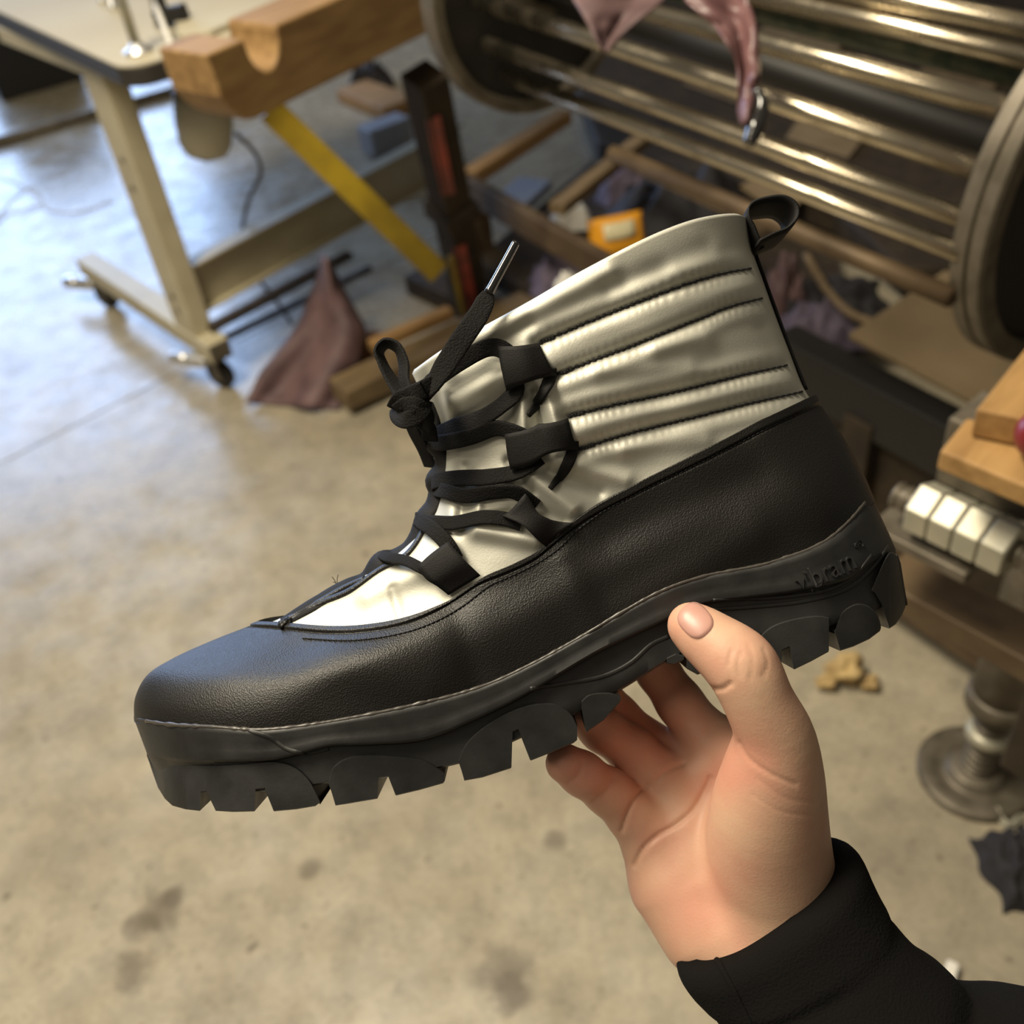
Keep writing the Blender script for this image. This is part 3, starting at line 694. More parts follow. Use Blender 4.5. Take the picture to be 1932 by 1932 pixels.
# ================================================================== HAND
def Cc(x, y, d): return np.array([(x - CX) * d / FPX, (y - CY) * d / FPX, d])
VOX = .0009
lo = np.array([Cc(1010, 1100, .40)[0], Cc(1000, 1100, .34)[1] - .004, .325]); hi = np.array([Cc(1660, 1900, .40)[0], Cc(1600, 1935, .40)[1], .455])
dims = np.ceil((hi - lo) / VOX).astype(int)
gx, gy, gz = [lo[i] + VOX * np.arange(dims[i]) for i in range(3)]
def newf(): return np.full(dims, .05, np.float32)
def add_cone(Fd, a, ra, b, rb, k):
    a = np.asarray(a); b = np.asarray(b); m = max(ra, rb) + k + .004
    i0 = np.maximum(((np.minimum(a, b) - m - lo) / VOX).astype(int), 0); i1 = np.minimum(((np.maximum(a, b) + m - lo) / VOX).astype(int) + 2, dims)
    if (i1 <= i0).any(): return
    sl_ = tuple(slice(i0[j], i1[j]) for j in range(3))
    X = gx[sl_[0]][:, None, None]; Y = gy[sl_[1]][None, :, None]; Z = gz[sl_[2]][None, None, :]
    ba = b - a; L2 = ba @ ba + 1e-12
    t = np.clip(((X - a[0]) * ba[0] + (Y - a[1]) * ba[1] + (Z - a[2]) * ba[2]) / L2, 0, 1)
    d = np.sqrt((X - a[0] - t * ba[0]) ** 2 + (Y - a[1] - t * ba[1]) ** 2 + (Z - a[2] - t * ba[2]) ** 2) - (ra + (rb - ra) * t)
    c = Fd[sl_]; hh = np.maximum(k - np.abs(c - d), 0) / k
    Fd[sl_] = np.minimum(c, d) - hh * hh * k * .25
def chain(Fd, pts, k):
    for p, q in zip(pts[:-1], pts[1:]):
        add_cone(Fd, Cc(*p[:3]), p[3], Cc(*q[:3]), q[3], k)
def smin(a, b, k):
    hh = np.maximum(k - np.abs(a - b), 0) / k; return np.minimum(a, b) - hh * hh * k * .25
palm = newf()
WR = (1418, 1730, .402)
chain(palm, [(1235, 1590, .408, .0125), (1272, 1660, .406, .0165), (1340, 1740, .402, .0195), (1440, 1800, .396, .022), (1560, 1930, .385, .025)], .010)
chain(palm, [(1275, 1515, .411, .0125), (1330, 1620, .409, .017), (1400, 1720, .402, .022)], .010)
chain(palm, [(1325, 1455, .413, .0125), (1380, 1580, .411, .017), (1430, 1700, .402, .022)], .010)
chain(palm, [(1385, 1425, .410, .0125), (1430, 1560, .406, .018), (1470, 1690, .398, .022), (1530, 1800, .392, .024)], .010)
chain(palm, [(1300, 1560, .402, .008), (1340, 1640, .399, .010)], .01)
pink = newf(); chain(pink, [(1238, 1588, .407, .0122), (1196, 1538, .404, .0105), (1146, 1493, .398, .0091), (1098, 1460, .390, .0084), (1066, 1440, .386, .0076)], .003)
ring = newf(); chain(ring, [(1278, 1512, .411, .0124), (1240, 1462, .412, .0110), (1188, 1412, .411, .0095), (1135, 1376, .405, .0088), (1098, 1345, .400, .0080)], .003)
midf = newf(); chain(midf, [(1328, 1455, .414, .0124), (1290, 1440, .420, .0110), (1215, 1400, .426, .0098), (1165, 1352, .424, .0090), (1135, 1310, .418, .0080)], .003)
indx = newf(); chain(indx, [(1388, 1425, .411, .0125), (1330, 1388, .415, .0108), (1282, 1325, .418, .0096), (1240, 1265, .420, .0090), (1215, 1228, .416, .0080)], .003)
thumb = newf()
chain(thumb, catmull(np.array([(1303, 1180, .3595, .0083), (1345, 1212, .356, .0097), (1398, 1256, .352, .0116), (1432, 1325, .353, .0112), (1461, 1390, .358, .0131), (1458, 1460, .366, .0171), (1450, 1530, .375, .0203), (1450, 1610, .386, .0226), (1468, 1700, .394, .0225)]), 28), .003)
fing = smin(smin(pink, ring, .0025), smin(midf, indx, .0025), .002)
hf = smin(palm, fing, .006)
web = newf(); chain(web, [(1395, 1420, .404, .008), (1440, 1450, .385, .010)], .004)
hf = smin(hf, web, .008)
hf = smin(hf, thumb, .0055)

def surface_nets(Fd):
    s = Fd < 0; nx, ny, nz_ = Fd.shape
    cnt = np.zeros((nx - 1, ny - 1, nz_ - 1), np.int8); corners = [(i, j, k) for i in (0, 1) for j in (0, 1) for k in (0, 1)]
    def cs(A, c): return A[c[0]:A.shape[0] - 1 + c[0], c[1]:A.shape[1] - 1 + c[1], c[2]:A.shape[2] - 1 + c[2]]
    for c in corners: cnt += cs(s, c)
    act = (cnt > 0) & (cnt < 8); idx = np.argwhere(act); vid = -np.ones(act.shape, np.int64); vid[act] = np.arange(len(idx))
    acc = np.zeros((len(idx), 3)); num = np.zeros(len(idx))
    vals = {c: Fd[idx[:, 0] + c[0], idx[:, 1] + c[1], idx[:, 2] + c[2]] for c in corners}
    for c in corners:
        for ax in range(3):
            if c[ax] == 0:
                c2 = list(c); c2[ax] = 1; c2 = tuple(c2); a, b = vals[c], vals[c2]; m = (a < 0) != (b < 0)
                t = np.where(m, a / np.where(m, a - b, 1), 0)
                for q in range(3):
                    acc[:, q] += np.where(m, c[q] + (t if q == ax else 0), 0)
                num += m
    P = lo + VOX * (idx + acc / num[:, None])
    Q = []
    for ax in range(3):
        o1, o2 = [(1, 2), (2, 0), (0, 1)][ax]
        A = s; sh = [slice(None)] * 3; sh[ax] = slice(0, -1); s0 = A[tuple(sh)]; sh[ax] = slice(1, None); s1 = A[tuple(sh)]
        e = np.argwhere(s0 != s1); e = e[(e[:, o1] > 0) & (e[:, o2] > 0) & (e[:, o1] < Fd.shape[o1] - 1) & (e[:, o2] < Fd.shape[o2] - 1)]
        d1 = np.zeros(3, int); d1[o1] = 1; d2 = np.zeros(3, int); d2[o2] = 1
        g = lambda x: vid[x[:, 0], x[:, 1], x[:, 2]]
        Q.append(np.stack([g(e - d1 - d2), g(e - d2), g(e), g(e - d1)], 1))
    Q = np.vstack(Q); Q = Q[(Q >= 0).all(1)]
    return P, Q
HP, HQ = surface_nets(hf)
def lap(P, Q, it, lam=.5):
    for _ in range(it):
        A = np.zeros_like(P); c = np.zeros(len(P))
        for k in range(4):
            for m in (1, 3):
                np.add.at(A, Q[:, k], P[Q[:, (k + m) % 4]]); np.add.at(c, Q[:, k], 1)
        P = P + lam * (A / np.maximum(c, 1)[:, None] - P)
    return P
HP = lap(HP, HQ, 6)
# creases of palm and joints, pressed in where the camera-facing skin folds
hx = CX + FPX * HP[:, 0] / HP[:, 2]; hy = CY + FPX * HP[:, 1] / HP[:, 2]
G3 = np.gradient(hf); gi = np.clip(np.round((HP - lo) / VOX).astype(int), 0, dims - 1)
HN = np.stack([g[gi[:, 0], gi[:, 1], gi[:, 2]] for g in G3], 1); HN /= np.linalg.norm(HN, axis=1)[:, None] + 1e-9
bx_ = ((hx - 1000) / 6).astype(int); by_ = ((hy - 1050) / 6).astype(int); key = np.clip(bx_, 0, 199) * 300 + np.clip(by_, 0, 299)
zb_ = np.full(60000, 9.); np.minimum.at(zb_, key, HP[:, 2]); front = HP[:, 2] < zb_[key] + .004
CREASE = [([(1196, 1632), (1212, 1604), (1240, 1578), (1280, 1552), (1310, 1525), (1330, 1490), (1340, 1468)], .0011, 5, .395, .5),
          ([(1172, 1568), (1186, 1530), (1205, 1498), (1222, 1482)], .0010, 4.5, .39, .5), ([(1120, 1512), (1145, 1490), (1158, 1468)], .0006, 5, .38, .5), ([(1075, 1476), (1092, 1462), (1100, 1440)], .0005, 5, .37, .5),
          ([(1240, 1470), (1262, 1452), (1290, 1440)], .0007, 5, .39, .5), ([(1395, 1402), (1410, 1428), (1450, 1458), (1500, 1480)], .00035, 5, .33, .395),
          ([(1340, 1300), (1362, 1300), (1378, 1290)], .0007, 5, .33, .38), ([(1398, 1232), (1392, 1255), (1396, 1275)], .00022, 4, .33, .37), ([(1412, 1218), (1420, 1245), (1416, 1280)], .00022, 4, .33, .37), ([(1440, 1226), (1448, 1252), (1440, 1275)], .00022, 4, .33, .37), ([(1380, 1230), (1374, 1256)], .0003, 4, .33, .37),
          ([(1420, 1500), (1470, 1530), (1530, 1540)], .00012, 4, .33, .39), ([(1430, 1470), (1480, 1505), (1540, 1515)], .00012, 4, .33, .39)]
dep = np.zeros(len(HP))
for pts, a, s, z0, z1 in CREASE:
    d = polyd(hx, hy, catmull(pts, 24)); dep -= a * np.exp(-(d / s) ** 2) * front
dep += .0006 * np.exp(-(np.hypot(hx - 1425, hy - 1238) / 28.) ** 2) * front
# nail bed
HP = HP + HN * dep[:, None]
HW = toworld(HP[:, 0], HP[:, 1], HP[:, 2])
pr_ = empty('person', toworld(np.array([Cc(1450, 1700, .40)[0]]), np.array([Cc(1450, 1700, .40)[1]]), np.array([.40]))[0], 'right hand in a black sweatshirt sleeve gripping the boot sole', 'person')
hand = mesh('hand', HW, HQ, MT['skin'], pr_, smooth=True)
mask = np.zeros(len(HP))
for bx0, by0, br_, am in ((1420, 1430, 55, .9), (1370, 1470, 60, .6), (1290, 1650, 90, .55), (1330, 1740, 70, .7), (1080, 1440, 60, .9), (1150, 1480, 60, .5), (1230, 1380, 120, .7), (1290, 1165, 45, .5)):
    mask += am * np.exp(-(np.hypot(hx - bx0, hy - by0) / br_) ** 2)
mask = np.clip(mask, 0, 1)
ca_ = hand.data.color_attributes.new('blush', 'FLOAT_COLOR', 'POINT')
ca_.data.foreach_set('color', np.stack([mask, mask, mask, np.ones(len(mask))], 1).ravel())
_n = MT['skin'].node_tree; _at = _n.nodes.new('ShaderNodeAttribute'); _at.attribute_name = 'blush'
_mx = _n.nodes.new('ShaderNodeMix'); _mx.data_type = 'RGBA'; _mx.inputs[7].default_value = (.58, .255, .185, 1)
_bs = _n.nodes['Principled BSDF'].inputs['Base Color']; _src = _bs.links[0].from_socket
_ml = _n.nodes.new('ShaderNodeMath'); _ml.operation = 'MULTIPLY'; _ml.inputs[1].default_value = .7; _n.links.new(_at.outputs['Fac'], _ml.inputs[0])
_n.links.new(_ml.outputs[0], _mx.inputs[0]); _n.links.new(_src, _mx.inputs[6]); _n.links.new(_mx.outputs[2], _bs)
HT = bvh_of((HW, [tuple(q) for q in HQ]))
# thumbnail plate
c0 = np.array([1312, 1171.]); ax1 = unit((40, 42)); ax2 = np.array([ax1[1], -ax1[0]])
rowsn = []; nr_, nk = 9, 30
for i in range(nr_):
    f = i / (nr_ - 1)
    for k in range(nk):
        th = 2 * math.pi * k / nk; ca, sa = math.cos(th), math.sin(th)
        a = math.copysign(abs(ca) ** .75, ca) * 36 * f; b = math.copysign(abs(sa) ** .75, sa) * 31 * f
        q = c0 + ax1 * a + ax2 * b
        for _ in range(30):
            p0, n = hit(q[0], q[1], 0., HT, 9.)
            if (p0 - CO) @ CF < .3595: break
            q = q + (c0 - q) * .06
        p = p0 + n * (.00055 * (1 - .9 * f ** 5) + .0004 * (f < .999))
        if f > .999: p = p - n * .0006
        rowsn.append(p)
mesh('thumbnail', np.array(rowsn), grid_faces(nr_, nk, True), MT['nail'], pr_, smooth=True)

# ---- sleeve
RINGS = [  # left edge px, right edge px, depth centre, half depth (m)
    ((1292, 1800), (1572, 1602), .392, .027), ((1283, 1808), (1580, 1596), .390, .031), ((1279, 1822), (1598, 1594), .388, .033), ((1281, 1840), (1615, 1604), .386, .034),
    ((1300, 1868), (1636, 1650), .384, .035), ((1325, 1895), (1664, 1706), .381, .036), ((1352, 1930), (1702, 1760), .377, .037), ((1385, 1985), (1745, 1818), .373, .039), ((1430, 2050), (1792, 1866), .368, .041), ((1480, 2110), (1850, 1872), .363, .044),
    ((1540, 2170), (1925, 1884), .357, .046), ((1620, 2240), (2010, 1930), .350, .048), ((1760, 2360), (2160, 2060), .338, .050), ((1950, 2530), (2360, 2220), .324, .052)]
ra = np.array([[*a, *b, d, hd] for a, b, d, hd in RINGS]); ra = catmull(ra, 110); nk = 72; out = []
e_in = []
for i, r in enumerate(ra):
    L_, R_ = PD(r[0], r[1], r[4]), PD(r[2], r[3], r[4]); c = .5 * (L_ + R_); e1 = .5 * (R_ - L_)
    for k in range(nk):
        th = 2 * math.pi * k / nk; ca, sa = math.cos(th), math.sin(th)
        p = c + e1 * math.copysign(abs(ca) ** .9, ca) + (-CF) * r[5] * math.copysign(abs(sa) ** .85, sa)
        f = min(1, max(0, (i - 14) / 25.))
        o_ = f * (.0045 * math.sin(i * .23 + 1.6 * math.sin(th * 1.0 + .6)) + .006 * nz(p, 22, 2) + .0016 * nz(p, 60, 5)) + .0004 * nz(p, 90, 1)
        o_ -= .0015 * math.exp(-((i - 17) / 1.6) ** 2) * (1 if ca < .2 else .4)
        out.append(p + unit(p - c) * o_)
V = np.array(out); cen = V[:nk].mean(0); axd = unit(V[nk * 20:nk * 21].mean(0) - cen)
inner = [cen + (V[:nk] - cen) * f + axd * g for f, g in ((.93, .000), (.90, .006), (.88, .03))]
V2 = np.vstack(inner[::-1] + [V])
mesh('sleeve', V2, grid_faces(110 + 3, nk, True), MT['sweat'], pr_, smooth=True)['label'] = 'black knit sweatshirt sleeve'
P = []; 
ST = bvh_of((V2, grid_faces(113, nk, True)))
sm = catmull([(1322, 1772), (1345, 1800), (1375, 1850), (1400, 1900), (1425, 1950), (1470, 2040)], 50)
P = []; N = []
for x, y in sm:
    a, b = hit(x, y, .0001, ST, .37); P.append(a); N.append(b)
Vx, Fx = ribbon(np.array(P), np.array(N), .0011, .0008, 8); mesh('sleeve_seam', Vx, Fx, MT['sweat'], pr_, smooth=True)
#BACKGROUND
# ================================================================== BACKGROUND
def crumple(center, sx, sy, hgt, seed, rot=0., n=26, thick=.004):
    """a crumpled piece of sheet lying on something: a folded, closed lump"""
    c = np.asarray(center, float); V = []
    for side in (1, 0):
        for i in range(n):
            for j in range(n):
                a = (i / (n - 1) - .5) * 2; b = (j / (n - 1) - .5) * 2
                x = a * sx * (1 + .25 * nz((a, b, 0), 1.7, seed)); y = b * sy * (1 + .25 * nz((b, a, 1), 1.7, seed + 3))
                r = max(abs(a), abs(b)); f = max(0, 1 - r ** 2.5)
                z = hgt * f * (.55 + .75 * abs(nz((a, b, 2), 2.2, seed + 1)) + .35 * nz((a, b, 2), 5.0, seed + 2)) + .002
                z = max(z, .001) if side else 0.
                V.append(c + [x * math.cos(rot) - y * math.sin(rot), x * math.sin(rot) + y * math.cos(rot), z])
    m = n * n; F = grid_faces(n, n) + [tuple(q + m for q in f[::-1]) for f in grid_faces(n, n)]
    ring_ = [j for j in range(n)] + [i * n + n - 1 for i in range(1, n)] + [(n - 1) * n + j for j in range(n - 2, -1, -1)] + [i * n for i in range(n - 2, 0, -1)]
    F += [(ring_[i], ring_[i] + m, ring_[(i + 1) % len(ring_)] + m, ring_[(i + 1) % len(ring_)]) for i in range(len(ring_))]
    return np.array(V), F
def sheet(rows_, thick, nrm=None):
    """rows_ : list of point lists (same length) -> thin solid sheet"""
    G = np.array(rows_); n, m = G.shape[:2]; V = G.reshape(-1, 3); F = grid_faces(n, m)
    N = vnormals(V, F); V = np.vstack([V, V - N * thick]); k = n * m
    F = F + [tuple(q + k for q in f[::-1]) for f in F]
    ring_ = [j for j in range(m)] + [i * m + m - 1 for i in range(1, n)] + [(n - 1) * m + j for j in range(m - 2, -1, -1)] + [i * m for i in range(n - 2, 0, -1)]
    F += [(ring_[i], ring_[i] + k, ring_[(i + 1) % len(ring_)] + k, ring_[(i + 1) % len(ring_)]) for i in range(len(ring_))]
    return V, F
def vbox(p, zlo, zhi, dirv, a, b):
    d = unit([dirv[0], dirv[1], 0]); s = np.array([-d[1], d[0], 0]); P = [np.array([p[0], p[1], zlo]) + d * i * a / 2 + s * j * b / 2 for i, j in ((-1, -1), (1, -1), (1, 1), (-1, 1))]
    return prism(P, (0, 0, zhi - zlo))

# ---- sewing table on casters
ZT = .885
C0 = PZ(238, 132, ZT); dA = unit(PZ(0, 22, ZT) - C0); dB = np.array([-dA[1], dA[0], 0])
if dB[0] < 0: dB = -dB
foot_n = PZ(405, 655, .13); foot_f = PZ(178, 505, .13)
table = empty('sewing_table', [foot_n[0], foot_n[1], 0], 'cream sewing table with dark edge on a wheeled steel frame', 'table')
rc = .06; poly = []
for t in np.linspace(0, math.pi / 2, 8):
    poly.append(C0 + dA * rc * (1 - math.sin(t)) + dB * rc * (1 - math.cos(t)))
poly = poly[::1] + [C0 + dB * 1.25, C0 + dB * 1.25 + dA * 1.0, C0 + dA * 1.0]
# order: start on the A edge, round the corner, along B
P = np.array(poly); P[:, 2] = ZT - .004
V, F = prism(P, (0, 0, .004)); mesh('tabletop', V, F, MT['laminate'], table)
P2 = P.copy(); P2[:, 2] = ZT - .042; V, F = prism(P2, (0, 0, .0375)); mesh('edge_band', V, F, MT['edge'], table, bevel=.004)
fd = unit(foot_f - foot_n)
lb = foot_n + fd * .09
lp_ = np.array([lb[0], lb[1], 0])
V, F = vbox(lp_, .15, ZT - .042, fd, .115, .055); leg = mesh('leg', V, F, MT['cream'], table, bevel=.004)
V, F = beam(lb * [1, 1, 0] + [0, 0, ZT - .065] - fd * .05, lb * [1, 1, 0] + [0, 0, ZT - .065] + fd * .55, .05, .04); mesh('top_bracket', V, F, MT['cream'], table, bevel=.004)
V, F = beam(foot_n - fd * .03 + [0, 0, -.0], foot_f + fd * .05, .062, .055); mesh('foot_bar', V, F, MT['cream'], table, bevel=.004)
V, F = beam(foot_n - fd * .034, foot_n - fd * .029, .058, .05); mesh('end_cap', V, F, MT['iron'], table, bevel=.002)
for zz in (.62, .55, .26, .22):
    q = np.array([lb[0], lb[1], zz]) + np.cross(fd, ZUP) * .026 * (1 if np.cross(fd, ZUP)[1] < 0 else -1)
    V, F = lathe([(.009, -.004), (.009, .002), (.006, .005)], q, np.cross(fd, ZUP) * (1 if np.cross(fd, ZUP)[1] < 0 else -1), 12); mesh('bolt', V, F, MT['iron'], leg, smooth=False)
pb1, pb2 = PZ(352, 545, .27), PZ(815, 295, .27)
bd = unit(pb2 - pb1); bs = np.cross(bd, ZUP)
V, F = beam(pb1, pb2 + bd * .12, .03, .13); cb = mesh('cross_beam', V, F, MT['cream'], table, bevel=.004)
for s_ in (.062, -.062):
    V, F = beam(pb1 + [0, 0, s_] + bs * .012, pb2 + bd * .12 + [0, 0, s_] + bs * .012, .05, .008); mesh('beam_flange', V, F, MT['cream'], cb, bevel=.002)
V, F = beam(PZ(395, 620, .17), PZ(660, 480, .17), .03, .02); mesh('treadle_bar', V, F, MT['dark'], table, bevel=.003)
V, F = beam(PZ(420, 640, .10), PZ(700, 505, .10), .02, .015); mesh('treadle_bar', V, F, MT['dark'], table, bevel=.003)
for q in (foot_n + fd * .02, foot_f - fd * .01):
    br = np.array([q[0], q[1], .06]); ax = unit(np.cross(fd, ZUP) + .35 * fd)
    V, F = lathe([(.0, -.014), (.036, -.014), (.042, -.008), (.042, .008), (.036, .014), (.0, .014)], [q[0], q[1], .042], ax, 28); wh = mesh('caster_wheel', V, F, MT['black'], table, smooth=True)
    V, F = lathe([(.014, -.014), (.014, .014)], [q[0], q[1], .034], ax, 16); mesh('hub', V, F, MT['iron'], wh)
    V, F = merge(beam([*(q + ax * .016)[:2], .03], [*(q + ax * .016)[:2], .10], .004, .04, fd), beam([*(q - ax * .016)[:2], .03], [*(q - ax * .016)[:2], .10], .004, .04, fd), beam(np.array([*q[:2], .099]) - ax * .02, np.array([*q[:2], .099]) + ax * .02, .04, .008))
    mesh('caster_fork', V, F, MT['iron'], table)
    lvd = unit(PZ(150, 570, .06) - PZ(200, 575, .06))
    p1 = np.array([q[0], q[1], .075]) + lvd * .03
    V, F = tube(catmull([p1, p1 + lvd * .06, p1 + lvd * .07, p1 + lvd * .11], 24), np.interp(np.linspace(0, 1, 24), [0, .5, .58, .62, 1], [.019, .022, .014, .022, .018]), 14)
    mesh('brake_lever', V, F, MT['bright'], table, smooth=True)['label'] = 'shiny steel caster brake lever'

# ---- sewing machine on the table
mb = PZ(420, 30, ZT); mach = empty('sewing_machine', mb, 'pale sewing machine bed with chrome post on the cream table', 'sewing machine')
mp = [PZ(x, y, ZT) for x, y in ((330, 40), (460, -60), (640, -60), (520, 18), (400, 70), (340, 78))]
V, F = prism(mp, (0, 0, .014)); mesh('bed', V, F, MT['laminate'], mach, bevel=.004)
pb = PZ(262, 100, ZT)
V, F = tube([pb + [0, 0, .01], pb + [0, 0, .24]], .010, 14); mesh('post', V, F, MT['zinc'], mach, smooth=True)
V, F = lathe([(.030, 0), (.030, .006), (.016, .012), (.012, .02)], pb, ZUP, 20); mesh('post_foot', V, F, MT['bright'], mach, smooth=True)
q = PZ(318, 50, ZT)
V, F = merge(beam(q + [-.02, 0, .02], q + [.05, -.02, .03], .03, .03), beam(q + [0, .0, .0], q + [0, 0, .09], .018, .018, [1, 0, 0])); mesh('presser_clamp', V, F, MT['black'], mach, bevel=.004)
V, F = tube([q + [-.05, .02, .16], q + [-.02, .01, .08], q + [-.025, 0, .0]], .005, 10); mesh('presser_bar', V, F, MT['bright'], mach, smooth=True)
for (x, y) in ((195, 5), (215, 18)):
    b0 = PZ(x, y, ZT); V, F = lathe([(.012, 0), (.013, .01), (.008, .014), (.010, .03), (.004, .034)], b0, ZUP, 14); mesh('tension_knob', V, F, MT['bright'], mach, smooth=True)
V, F = tube(catmull([PZ(312, 70, ZT) + [0, 0, .06], PZ(330, 100, ZT + .01), PZ(342, 130, ZT - .02), PZ(352, 165, ZT - .08)], 30), .006, 10)
mesh('machine_cable', V, F, MT['white'], mach, smooth=True)

# ---- motor under the table, its cord
mc = PZ(385, 232, .66)
motor = empty('machine_motor', mc - [0, 0, .07], 'grey cup shaped motor housing under the table corner', 'motor')
V, F = lathe([(.03, -.075), (.052, -.068), (.062, -.045), (.066, 0), (.066, .07), (.05, .075)], mc, unit([.25, -.1, 1]), 28); mesh('housing', V, F, MT['grey'], motor, smooth=True)
V, F = lathe([(.015, -.09), (.022, -.086), (.026, -.07)], mc, unit([.25, -.1, 1]), 16); mesh('cord_gland', V, F, MT['dark'], motor, smooth=True)
cd = catmull([PZ(442, 250, .60), PZ(478, 285, .55), PZ(492, 325, .48), PZ(470, 375, .40), PZ(458, 430, .32), PZ(462, 490, .24), PZ(495, 535, .15), PZ(530, 580, .06), PZ(552, 612, .008)], 70)
V, F = tube(cd, .0055, 10); tag(mesh('power_cord', V, F, MT['cord'], smooth=True), 'grey power cord hanging down from the motor housing', 'cord')

# ---- steel press frame: post, brace
pb_ = PZ(893, 592, 0); fr = empty('press_frame', pb_, 'dark steel post with red patches and a yellow diagonal brace', 'frame')
ztop = .74; pu = ZUP
pt = PZ(800, 140, ztop)
V, F = beam(pb_, pt, .085, .075, dB); post = mesh('post', V, F, MT['dark'], fr, bevel=.004)
ax = unit(pt - pb_); tocam = unit(CO - pb_); fn = unit(tocam - ax * (tocam @ ax)); sd = np.cross(ax, fn)
Lp = np.linalg.norm(pt - pb_)
for a, b in ((.08, .40), (.62, .90)):
    V, F = beam(pb_ + ax * Lp * a + fn * .048 - sd * .0, pb_ + ax * Lp * b + fn * .048, .034, .01, fn); mesh('red_panel', V, F, MT['red'], post, bevel=.002)
V, F = beam(pb_ + ax * Lp * .08 + fn * .048 - sd * .028, pb_ + ax * Lp * .36 + fn * .048 - sd * .028, .014, .01, fn); mesh('yellow_strip', V, F, MT['yellow'], post, bevel=.002)
V, F = beam(pb_ + ax * Lp * .47 + fn * .0, pb_ + ax * Lp * .53, .11, .10, dB); mesh('post_collar', V, F, MT['dark'], post, bevel=.004)
y1, y2 = PZ(508, 205, .70), PZ(828, 515, .22)
V, F = beam(y1, y2, .062, .02, unit(CO - y1)); mesh('yellow_brace', V, F, MT['yellow'], fr, bevel=.003)['label'] = 'yellow painted flat steel brace'
V, F = beam(pb_ - fd * .25 + [0, 0, .03], pb_ + fd * .25 + [0, 0, .03], .09, .06); mesh('foot_plate', V, F, MT['dark'], fr, bevel=.004)

# ---- notched timber beam resting on the frame
t1, t2 = PZ(372, 172, .90), PZ(840, -42, .90)
td = unit(t2 - t1); ts = np.cross(td, ZUP); 
if ts[1] > 0: ts = -ts
hh_ = .066; Lb = np.linalg.norm(t2 - t1) + .12
prof = [(.0, hh_), (.085, hh_)]
for t in np.linspace(math.pi, 2 * math.pi, 14): prof.append((.125 + .038 * math.cos(t), hh_ - .01 + .055 * math.sin(t)))
prof += [(.166, hh_), (Lb, hh_), (Lb, -hh_), (.07, -hh_), (.045, -hh_ + .006), (.02, -hh_ * .5), (.005, -hh_ * .1)]
poly = [t1 + td * a + ZUP * b + ts * .055 for a, b in prof]
V, F = prism(poly, -ts * .13); tb = mesh('timber_beam', V, F, MT['wood'], bevel=.004)
tag(tb, 'brown timber beam with a rounded notch beside the sewing table', 'beam')

# ---- roller cage
ra_, rb_ = PZ(953, 143, .89), PZ(1800, 471, .89)
A = unit(rb_ - ra_); Bv = np.array([-A[1], A[0], 0])
def onp(x, y, P0):
    r = CF + CR * (x - CX) / FPX - CU * (y - CY) / FPX; return CO + r * (((P0 - CO) @ A) / (r @ A))
cageb = rb_ + Bv * .2; cage = empty('roller_cage', [cageb[0], cageb[1], .7], 'large steel drum of polished rods between two end discs', 'machine drum')
RODS = [((900, 0), (1853, 322), .0125, 'chrome'), ((917, 83), (1818, 411), .0115, 'chrome'), ((953, 143), (1800, 471), .0115, 'chrome'), ((1100, 262), (1782, 555), .0125, 'rust')]
for a, b, r, m in RODS:
    p, q = onp(*a, ra_), onp(*b, rb_)
    if a[0] == 1100: p = q - A * .60
    V, F = tube([p - A * .0, p + (q - p) * .33, p + (q - p) * .66, q + A * .01], r, 18); mesh('rod', V, F, MT[m], cage, smooth=True)
for b, r, m, dB_ in (((1905, 205), .0125, 'chrome', .0), ((1990, 150), .019, 'green', .10), ((2010, 122), .013, 'chrome', .05), ((2040, 70), .013, 'chrome', .04)):
    q = onp(*b, rb_ ); s_ = 1 + dB_; q = CO + (q - CO) * s_
    V, F = tube([q - A * .95, q - A * .6, q - A * .3, q + A * .02], r, 18); mesh('rod', V, F, MT[m], cage, smooth=True)
def disc(c, R, th, name, lip):
    prof = [(.0, 0), (R - lip, 0), (R - lip * .8, -.0), (R - .004, -.0), (R, .003), (R, th * .45), (R - .004, th * .5), (R - .004, th * .55), (R, th * .6), (R, th - .003), (R - .004, th), (R - lip, th), (R - lip - .004, th - .018), (.06, th - .018), (.055, th), (.0, th)]
    return lathe(prof, c, A, 72)
cR = rb_ + Bv * .213 + [0, 0, .02]; V, F = disc(cR, .222, .042, 'end_disc', .025); dr = mesh('end_disc', V, F, MT['iron'], cage, smooth=True); dr.modifiers.new('e', 'EDGE_SPLIT').split_angle = .6
V, F = lathe([(.02, .0), (.19, .0), (.19, .004), (.02, .004)], cR + A * .026, A, 48); mesh('disc_web', V, F, MT['black'], dr)
cL = ra_ + Bv * .079 + [0, 0, .1185]; V, F = disc(cL - A * .04, .198, .04, 'end_disc', .02); dl_ = mesh('end_disc', V, F, MT['iron'], cage, smooth=True); dl_.modifiers.new('e', 'EDGE_SPLIT').split_angle = .6
V, F = lathe([(.02, .0), (.174, .0), (.174, .004), (.02, .004)], cL - A * .016, A, 48); mesh('disc_web', V, F, MT['black'], dl_)
V, F = tube([cL - A * .1, cR + A * .15], .02, 20); mesh('axle', V, F, MT['black'], cage, smooth=True)
for c_, off_ in ((cR, .12),):
    V, F = beam([*(c_ + A * off_)[:2], 0.0], [*(c_ + A * off_)[:2], c_[2] + .05], .07, .07, A); mesh('support_post', V, F, MT['dark'], cage, bevel=.004)

